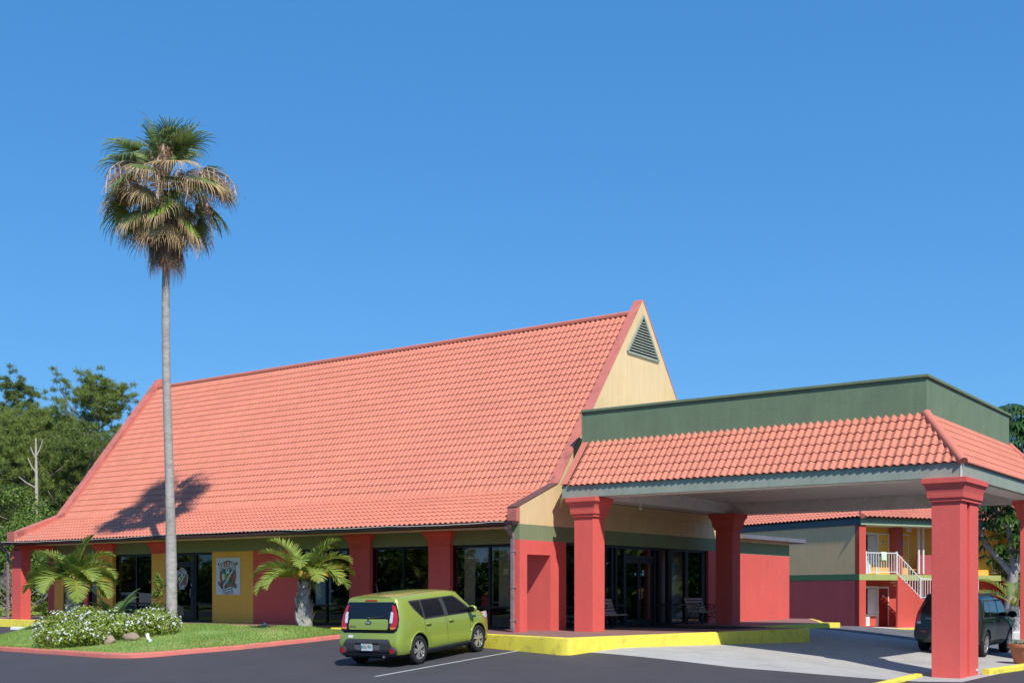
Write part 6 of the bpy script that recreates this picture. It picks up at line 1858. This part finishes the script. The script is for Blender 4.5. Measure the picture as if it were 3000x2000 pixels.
# --- sago behind the bush
sx_, sy_ = -30.71, 21.95
sago = thing('sago_palm', (sx_, sy_, lawn_h(sx_, sy_)), 'dark stiff sago palm rising behind the white flowers', 'plant')
for i in range(15):
    m = MB(); az = i * GA; el = math.radians(16 + 46 * (i % 4) / 3)
    b_ = Vector((sx_, sy_, sago.location.z + 0.35)); d = tdir(az, el)
    feather_frond(m, b_, d, rv.uniform(1.1, 1.45), 0.6, 38, 0.020, 0.20, 0.35, yellow=0.0, curl=0.1)
    obj('frond', m, [VM['sago'], VM['sago'], VM['sago']], sago)
m = MB(); m.tube([(sx_, sy_, sago.location.z - 0.05), (sx_, sy_, sago.location.z + 0.4)], [0.16, 0.12], 10); obj('stem', m, VM['fibre'], sago)


def leaf_cloud(V, F, c, r, n, size, rng, shell=0.45, up=0.35, flat=1.0):
    """n leaf quads in an ellipsoid, denser near its skin"""
    d = rng.normal(size=(n, 3)); d /= np.linalg.norm(d, axis=1)[:, None]
    q = (shell + (1 - shell) * rng.random(n)) ** 0.6
    P = d * q[:, None] * np.array(r) + np.array(c)
    nr = d + rng.normal(size=(n, 3)) * 0.7 + np.array([0, 0, up]); nr /= np.linalg.norm(nr, axis=1)[:, None]
    a = np.cross(nr, rng.normal(size=(n, 3))); a /= np.linalg.norm(a, axis=1)[:, None]; b = np.cross(nr, a)
    s = size * rng.uniform(0.6, 1.25, n); L_ = (a * s[:, None]); W = b * (s * 0.5)[:, None]
    base = sum(len(v) for v in V)
    V.append(np.stack([P - L_, P + W + nr * (s * .12)[:, None], P + L_, P - W + nr * (s * .12)[:, None]], 1).reshape(-1, 3))
    F.append(np.arange(n * 4).reshape(-1, 4) + base)


# --- flowering bush
bush = thing('flowering_bush', (-29.8, 20.9, lawn_h(-29.8, 20.9)), 'spreading bush covered in white flowers in front of the tall trunk', 'bush')
blobs = [(-30.35, 19.75, 0.85, 0.55, 0.62), (-31.0, 20.35, 0.85, 0.75, 0.95), (-29.95, 20.15, 0.75, 0.6, 0.75), (-30.75, 21.0, 0.85, 0.7, 1.0), (-29.9, 20.85, 0.7, 0.6, 0.86), (-29.45, 20.35, 0.5, 0.42, 0.60), (-29.35, 21.3, 0.65, 0.6, 0.72),
         (-28.95, 21.75, 0.6, 0.55, 0.66), (-28.75, 22.15, 0.6, 0.55, 0.74), (-29.4, 22.1, 0.6, 0.5, 0.75), (-28.3, 22.05, 0.38, 0.35, 0.55), (-30.15, 21.5, 0.6, 0.5, 0.85)]
V = []; F = []; rg = np.random.default_rng(5)
VF = []; FF = []; nfl = 0
for x, y, rx, ry, h in blobs:
    z = lawn_h(x, y); r = (rx, ry, h * 0.55); c = (x, y, z + h * 0.46)
    leaf_cloud(V, F, c, r, int(3000 * rx * ry * h ** 0.5), 0.050, rg, 0.5)
    n = int(44 * (rx + ry) * h ** 0.6)
    d = rg.normal(size=(n, 3)); d[:, 2] = np.abs(d[:, 2]) * 1.0 - 0.25; d /= np.linalg.norm(d, axis=1)[:, None]
    for q in d:
        p = np.array(c) + q * np.array(r) * 1.03
        # flat-topped head of small petals
        for t in range(6):
            o_ = p + rg.normal(size=3) * 0.016; nrm = q + rg.normal(size=3) * 0.5 + np.array([0, 0, .5]); nrm /= np.linalg.norm(nrm)
            a = np.cross(nrm, [0.3, 0.5, 0.8]); a /= np.linalg.norm(a); b = np.cross(nrm, a); s = 0.021
            VF.append(np.array([o_ - a * s, o_ + b * s, o_ + a * s, o_ - b * s])); FF.append(np.arange(4) + 4 * nfl); nfl += 1
big('foliage', np.concatenate(V), np.concatenate(F), VM['bush'], bush, kind='stuff')
big('flowers', np.concatenate(VF), np.array(FF), VM['flower'], bush, kind='stuff')
m = MB()
for x, y, rx, ry, h in blobs:
    z = lawn_h(x, y)
    for k in range(5):
        a = rv.uniform(0, 6.3); m.tube([(x, y, z - 0.02), (x + 0.3 * rx * math.cos(a), y + .3 * ry * math.sin(a), z + h * 0.4), (x + 0.7 * rx * math.cos(a), y + .7 * ry * math.sin(a), z + h * 0.75)], [0.012, 0.009, 0.004], 4)
obj('stems', m, VM['twig'], bush)
# --- sapling beside the trunk
sp_ = thing('sapling', (-29.95, 22.95, lawn_h(-29.95, 22.95)), 'thin leafy sapling climbing beside the tall palm trunk', 'plant')
z = sp_.location.z; m = MB(); stem = [(-29.95, 22.95, z), (-29.99, 22.94, z + 0.5), (-29.93, 22.95, z + 1.0), (-29.98, 22.96, z + 1.62)]
m.tube(stem, [0.014, 0.011, 0.009, 0.004], 5); obj('stem', m, VM['twig'], sp_)
V = []; F = []
for zz_, r in ((0.35, 0.34), (0.55, 0.38), (0.72, 0.28), (1.0, 0.16), (1.12, 0.20), (1.3, 0.18), (1.45, 0.20), (1.58, 0.09)):
    leaf_cloud(V, F, (-29.96 + rv.uniform(-.1, .1), 22.95 + rv.uniform(-.1, .1), z + zz_), (r, r, 0.10), 46, 0.065, rg, 0.2)
big('leaves', np.concatenate(V), np.concatenate(F), VM['broad_l'], sp_, kind='stuff')


# --- pines and other trees
def pine(x, y, H, label, seed, crown0=0.42, spread=4.2, nl=26, group=None, lean=0.0, dark=False, z0=None):
    r_ = random.Random(seed); rg = np.random.default_rng(seed)
    z0 = gz(x, y) - 0.2 if z0 is None else z0
    t = thing('pine_tree', (x, y, z0), label, 'pine tree', group)
    n = 12; pts = []
    bx, by = r_.uniform(-.4, .4), r_.uniform(-.4, .4)
    for k in range(n + 1):
        f = k / n; pts.append(Vector((x + bx * math.sin(f * 2.4) + lean * f * f, y + by * math.sin(f * 2.0), z0 + H * 0.97 * f)))
    m = MB(); R0 = 0.013 * H
    m.tube(pts, [R0 * (1 - 0.85 * k / n) for k in range(n + 1)], 8)
    V = []; F = []; base = 0
    NN = 84
    tips = []
    for i in range(nl):
        f = crown0 + (1 - crown0) * (i + 0.5) / nl
        j = min(n - 1, int(f * n)); p = pts[j].lerp(pts[j + 1], f * n - j)
        az = i * GA + r_.uniform(-.5, .5); g = (f - crown0) / (1 - crown0)
        ln = spread * (math.sin(PI * (0.22 + 0.74 * g)) ** 0.8) * r_.uniform(0.6, 1.12)
        el = math.radians(r_.uniform(0, 22) + 30 * g)
        d = tdir(az, el); q = p.copy(); bp = [q.copy()]
        for s in range(5): q = q + d * (ln / 5); bp.append(q.copy()); d = (d + Vector((r_.uniform(-.25, .25), r_.uniform(-.25, .25), 0.10))).normalized()
        m.tube(bp, [0.06 * (1 - 0.14 * s) * (1 - 0.5 * g) + 0.01 for s in range(6)], 5)
        for s in (2, 3, 4, 5, 5):
            for w in range(r_.choice((3, 4, 5))):
                e = bp[s] + Vector((r_.gauss(0, .50), r_.gauss(0, .50), r_.gauss(0.2, .34)))
                tips.append(e)
                if w == 0: m.tube([bp[s - 1], e], [0.018, 0.008], 4, cap=False)
    tips.append(pts[-1] + Vector((0, 0, .3)))
    for e in tips:
        N = NN; d = rg.normal(size=(N, 3)) + np.array([0, 0, 0.55]); d /= np.linalg.norm(d, axis=1)[:, None]
        R_ = rg.uniform(0.17, 0.32); c = np.array(e) + rg.normal(size=(N, 3)) * 0.07 * np.array([1.6, 1.6, 1.0])
        s_ = np.cross(d, rg.normal(size=(N, 3))); s_ /= np.linalg.norm(s_, axis=1)[:, None]; s_ *= 0.017
        V.append(np.stack([c - s_, c + s_, c + d * R_], 1).reshape(-1, 3)); F.append(np.arange(N * 3).reshape(-1, 3) + base); base += N * 3
    obj('trunk', m, VM['pine_bark'], t, smooth='all')
    big('crown', np.concatenate(V), np.concatenate(F), VM['needle_d' if dark else 'needle'], t, kind='stuff')
    return t


GP = 'pines behind the restaurant'
pine(-69.43, 48.48, 15.6, 'tallest wide crowned pine against the sky beside the roof edge', 3, 0.42, 4.8, 40)
pine(-85.5, 51.7, 17.6, 'tall thin open pine at the far left edge', 5, 0.70, 3.6, 14, lean=0.8, dark=True)
pine(-78.1, 49.6, 13.6, 'pine with crown below the tall thin one, left of the bleached snag', 8, 0.30, 5.0, 34)
pine(-63.6, 42.8, 10.6, 'dark crooked pine low against the slope of the roof', 11, 0.25, 4.2, 26, dark=True)
LG = 'dense pine standing in the woodland left of the roof'
for k, (x, y, H) in enumerate(((-74.5, 47.0, 13.8), (-88.0, 49.0, 14.6), (-79.0, 52.5, 14.2), (-69.0, 45.5, 11.6), (-71.9, 44.2, 12.4), (-84.9, 55.8, 14.5), (-83.3, 60.7, 13.2), (-79.4, 46.2, 13.4), (-76.0, 55.5, 12.0), (-92.0, 57.0, 14.0), (-66.0, 40.4, 9.8))):
    pine(x, y, H, LG, 40 + k, 0.18, 4.6, 32, group=GP, dark=bool(k % 2))
# bleached snag
sn = thing('dead_snag', (-60.1, 37.97, -0.1), 'bleached dead tree trunk with broken stubs before the pines', 'dead tree')
m = MB(); x, y = -60.1, 37.97
m.tube([(x, y, -.1), (x + .05, y, 3), (x - .05, y, 6), (x - 0.1, y, 8.0), (x - 0.15, y, 9.9)], [0.12, 0.11, 0.095, 0.08, 0.04], 8)
for z, dx, dz in ((7.1, -1.0, 0.65), (7.9, -0.5, 0.9), (8.9, 0.35, 0.9), (6.0, 0.55, 0.45), (8.7, -0.35, 0.7), (6.1, -0.6, 0.3)):
    m.tube([(x - .06, y, z), (x - .06 + dx * .6 * fr.x, y + dx * .6 * fr.y, z + dz * .5), (x - .06 + dx * fr.x, y + dx * fr.y, z + dz)], [0.04, 0.032, 0.02], 6)
obj('trunk', m, VM['snag'], sn, smooth=True)
st = MB(); st.tube([(-55.9, 38.9, 0), (-55.9, 38.9, 4.9)], [0.16, 0.14], 8); st.tube([(-55.9, 38.9, 4.2), (-56.4, 38.6, 4.5)], [0.07, 0.05], 6)
obj('dead_stump', st, VM['snag'], None, smooth=True, label='short white broken trunk just above the eave end', cat='dead tree')


def broadleaf(name, x, y, H, r, label, seed, n=5200, size=0.16, mat='broad', trunk=0.14, clumps=15, group=None, cat='tree', base=0.25, bark='pine_bark', z0=None, fork=0.35):
    r_ = random.Random(seed); rg = np.random.default_rng(seed)
    z0 = gz(x, y) if z0 is None else z0
    t = thing(name, (x, y, z0), label, cat, group)
    m = MB(); V = []; F = []
    fk = Vector((x, y, z0 + H * fork))
    m.tube([(x, y, z0 - 0.15), (x + 0.05, y, z0 + H * fork * .5), fk], [trunk, trunk * .85, trunk * .7], 8)
    for k in range(clumps):
        a = k * GA + r_.uniform(-.3, .3); q = math.sqrt((k + 0.6) / clumps)
        zc = z0 + H * (base + (1 - base) * r_.uniform(0.12, 0.92) * (1.0 - 0.35 * q * q))
        c = Vector((x + math.cos(a) * r * q * 0.82, y + math.sin(a) * r * q * 0.82, zc))
        m.tube([fk, fk.lerp(c, .5) + Vector((0, 0, 0.15 * H * .3)), c], [trunk * .45, trunk * .28, trunk * .08], 5, cap=False)
        cr = r * r_.uniform(0.28, 0.46)
        leaf_cloud(V, F, tuple(c), (cr, cr, cr * r_.uniform(.6, .9)), n // clumps, size, rg, 0.25)
    obj('trunk', m, VM[bark], t, smooth='all')
    big('crown', np.concatenate(V), np.concatenate(F), VM[mat], t, kind='stuff')
    return t


SG = 'understorey trees left of the restaurant'
SL = 'bushy broadleaf tree crowding the woodland edge left of the porch'
for k, (x, y, H, r, mt) in enumerate(((-55.9, 33.6, 6.4, 2.6, 'broad_l'), (-59.5, 36.3, 7.2, 3.0, 'broad_l'), (-53.2, 34.6, 4.8, 2.2, 'broad'), (-54.9, 36.8, 5.4, 2.4, 'broad_l'), (-49.9, 29.6, 4.4, 2.0, 'broad'), (-63.0, 43.2, 6.6, 3.2, 'broad'),
                                      (-47.5, 30.8, 3.0, 1.7, 'broad'), (-66.5, 45.5, 7.6, 3.6, 'broad_l'), (-57.5, 41.5, 5.6, 2.8, 'broad'), (-50.5, 33.5, 3.8, 2.0, 'broad_l'), (-72.5, 50.0, 9.0, 4.2, 'broad'), (-80.0, 58.0, 10, 5.0, 'broad'))):
    broadleaf('broadleaf_tree', x, y, H, r, SL, 70 + k, 13000, 0.085, mt, 0.11, 22, SG, base=0.05, fork=0.25)
# grey twiggy dead shrub in the arcade opening
ds = thing('dead_shrub', (-47.0, 29.2, gz(-47, 29.2)), 'bare grey twiggy shrub seen through the left end of the porch', 'shrub')
m = MB(); r_ = random.Random(9); zb = gz(-47, 29.2)


def twigs(p, d, ln, rad, lev):
    q = p + d * ln; m.tube([p, (p + q) / 2 + Vector((r_.gauss(0, .05), r_.gauss(0, .05), 0)), q], [rad, rad * .85, rad * .65], 5, cap=False)
    if lev:
        for _ in range(3): twigs(q, (d + Vector((r_.gauss(0, .55), r_.gauss(0, .55), r_.gauss(0.05, .35)))).normalized(), ln * r_.uniform(.55, .85), rad * .58, lev - 1)


for k in range(4): twigs(Vector((-47 + r_.uniform(-.3, .3), 29.2 + r_.uniform(-.3, .3), zb)), Vector((r_.gauss(.1, .25), r_.gauss(0, .25), 1)).normalized(), 0.85, 0.05, 4)
obj('branches', m, VM['grey_bark'], ds)
pmt = thing('palmetto', (-46.9, 28.6, gz(-46.9, 28.6)), 'low palmetto fans on the ground behind the left pier', 'plant')
for k in range(14):
    m = MB(); fan_leaf(m, Vector((-46.9 + rv.uniform(-.9, .9), 28.6 + rv.uniform(-.7, .7), pmt.location.z + 0.05)), tdir(k * GA, math.radians(rv.uniform(40, 75))), rv.uniform(0.4, 0.7), rv.uniform(0.45, 0.6), 0.5, seg=18, spread=2.6)
    obj('frond', m, [VM['pin_green'], VM['petiole']], pmt)
# far woodland behind everything on the left, one mass
V = []; F = []; rg = np.random.default_rng(77)
for k in range(60):
    x = -150 + k * 1.9 + rg.normal() * 1.5; y = 74 + rg.normal() * 6 + 0.12 * abs(x + 100)
    for j in range(4): leaf_cloud(V, F, (x + rg.normal(), y + rg.normal(), 1.5 + 2.7 * j), (3.4, 3.2, 2.4), 420, 0.42, rg, 0.2)
big('far_woodland', np.concatenate(V), np.concatenate(F), VM['broad'], None, kind='stuff')
# trees across the car park, behind the camera (the windows mirror them)
RG_ = 'trees across the car park mirrored in the windows'
rk2 = random.Random(31)
for k in range(17):
    x = -112 + k * 6.0 + rk2.uniform(-1.5, 1.5); y = -26 + rk2.uniform(-5, 4)
    broadleaf('broadleaf_tree', x, y, rk2.uniform(6.0, 7.6), rk2.uniform(3.8, 4.8), 'spreading tree across the car park facing the restaurant', 200 + k, 2600, 0.40, ('broad', 'broad_l')[k % 2], 0.22, 14, RG_, base=0.03, fork=0.2)
for k in range(14):  # unseen trees, added so the lobby glass mirrors foliage instead of bare sky
    x = (16 + rk2.uniform(-3, 5)) if k < 7 else 22 - (k - 7) * 3.6; y = (8 + k * 8.0) if k < 7 else 60 + (k - 7) * 3.2
    broadleaf('broadleaf_tree', x, y, rk2.uniform(6, 9), rk2.uniform(3.6, 4.8), 'unseen spreading tree added beyond the driveway for the lobby glass to mirror', 240 + k, 2200, 0.40, ('broad', 'broad_l')[k % 2], 0.22, 12, 'trees beyond the driveway mirrored in the lobby glass', base=0.03, fork=0.2)

# --- umbrella tree in the motel court
ut = thing('umbrella_tree', (-12.2, 51.7, -0.5), 'glossy umbrella tree with pale forked trunk between canopy columns at right', 'tree')
m = MB(); ux, uy = -12.2, 51.7; R3 = lambda a, z: Vector((ux + fr.x * a, uy + fr.y * a, z))
m.tube([R3(0.05, -.6), R3(0.08, 0.6), R3(0.18, 1.5), R3(0.22, 2.1)], [0.27, 0.24, 0.21, 0.2], 10)
limbs = [[R3(0.2, 2.05), R3(-0.35, 2.7), R3(-0.95, 3.35), R3(-1.25, 4.3), R3(-1.4, 5.4)], [R3(0.22, 2.1), R3(0.15, 3.1), R3(0.0, 4.1), R3(0.1, 5.3), R3(0.0, 6.6)], [R3(0.24, 2.1), R3(0.55, 3.2), R3(0.65, 4.3), R3(0.95, 5.6), R3(1.0, 7.0)],
         [R3(0.26, 2.1), R3(0.9, 2.8), R3(1.6, 3.6), R3(1.9, 5.0)], [R3(0.0, 4.1), R3(-0.6, 4.9), R3(-0.9, 6.2)]]
for L_ in limbs: m.tube(L_, [0.13 - 0.02 * j for j in range(len(L_))], 8)
obj('trunk', m, VM['grey_bark'], ut, smooth=True)
V = []; F = []; rg = np.random.default_rng(8); nb_ = 0


def whorl(c, d, s):
    """umbrella leaf: long leaflets drooping from one point"""
    global nb_
    d = Vector(d).normalized(); _, a, b = basis(d)
    for k in range(9):
        t = 2 * PI * k / 9; o_ = (a * math.cos(t) + b * math.sin(t)); w = d.cross(o_).normalized() * s * 0.16
        p0 = Vector(c); p1 = p0 + o_ * s * 0.6 + d * s * 0.05; p2 = p0 + o_ * s - Vector((0, 0, s * 0.5))
        V.append(np.array([p0, p1 - w, p2, p1 + w])); F.append(np.arange(4) + 4 * nb_); nb_ += 1


for k in range(520):
    th = rg.uniform(0, 2 * PI); q = math.sqrt(rg.random()); zc = 2.6 + 6.4 * rg.random() ** 0.8
    rr_ = 2.0 * math.sin(PI * min(1, (zc - 1.9) / 7.6)) ** 0.7
    c = (ux + fr.x * 0.0 + math.cos(th) * rr_ * q * 1.05, uy + math.sin(th) * rr_ * q * 1.05, zc)
    if zc < 4.2 and (c[0] - ux) * fr.x + (c[1] - uy) * fr.y > -0.7 and rg.random() < 0.8: continue
    whorl(c, (math.cos(th) * 0.5, math.sin(th) * 0.5, 1), rg.uniform(0.28, 0.42))
big('crown', np.concatenate(V), np.array(F), VM['umbrella'], ut, kind='stuff')
broadleaf('broadleaf_tree', -12.6, 60.4, 7.0, 2.3, 'dark tree filling the court behind the umbrella tree', 301, 8000, 0.16, 'broad', 0.16, 20, base=0.12)
broadleaf('broadleaf_tree', -9.0, 61.0, 6.6, 2.8, 'broad tree at the far corner of the court', 302, 7000, 0.16, 'broad', 0.16, 20, base=0.12)

# --- terracotta pot with spiky rosettes
ptx, pty = -7.42, 33.3; pzz = gz(ptx, pty)
pot = thing('flower_pot', (ptx, pty, pzz), 'large terracotta pot of spiky rosettes on the driveway at right', 'pot')
m = MB(); m.lathe([(0.0, 0.0), (0.25, 0.0), (0.27, 0.02), (0.345, 0.30), (0.35, 0.31), (0.35, 0.33), (0.385, 0.44), (0.425, 0.45), (0.43, 0.50), (0.42, 0.53), (0.37, 0.53), (0.36, 0.46), (0.0, 0.46)], (ptx, pty, pzz), 32); obj('pot_body', m, MT['terracotta'], pot, smooth=True, ang=35)
for k in range(7):
    c = Vector((ptx + 0.27 * math.cos(k * 0.9 + .3) * (k > 0), pty + 0.27 * math.sin(k * 0.9 + .3) * (k > 0), pzz + 0.47)); m = MB()
    for j in range(18):
        d = tdir(j * GA, math.radians(75 - j * 3.4)); t_, s_, u_ = basis(d); ln = rv.uniform(0.16, 0.24)
        m.add([c - s_ * .014, c + s_ * .014, c + d * ln * .5 + s_ * .016 + u_ * .01, c + d * ln * .5 - s_ * .016 + u_ * .01, c + d * ln - Vector((0, 0, ln * .12))], [(0, 1, 2, 3), (3, 2, 4)])
    obj('rosette', m, VM['agave'], pot)
# --- dry weeds growing out of the left end of the gutter
wd_ = thing('gutter_weeds', (-40.9, 25.25, 3.22), 'dry weeds sprouting from the left end of the gutter', 'plant')
m = MB()
for k in range(26):
    x = -41.4 + rv.random() ** 1.3 * 2.2; h = rv.uniform(0.08, 0.42); e = Vector((x + rv.gauss(0, .08), 25.24 + rv.gauss(0, .05), 3.2 + h))
    m.tube([(x, 25.24, 3.2), ((x + e.x) / 2 + rv.gauss(0, .02), 25.24, 3.2 + h * .55), e], [0.006, 0.005, 0.003], 4)
obj('stems', m, VM['stalk'], wd_)
# --- overhead wire
m = MB(); m.tube([(-62 + 2.0 * k, 31.5 + 0.9 * k, 3.85 + 0.004 * (k - 6) ** 2) for k in range(11)], 0.012, 5)
obj('overhead_wire', m, M('wire_grey', (0.30, 0.32, 0.33), 0.5, 0), None, label='thin grey overhead wire crossing the trees at the left edge', cat='wire')
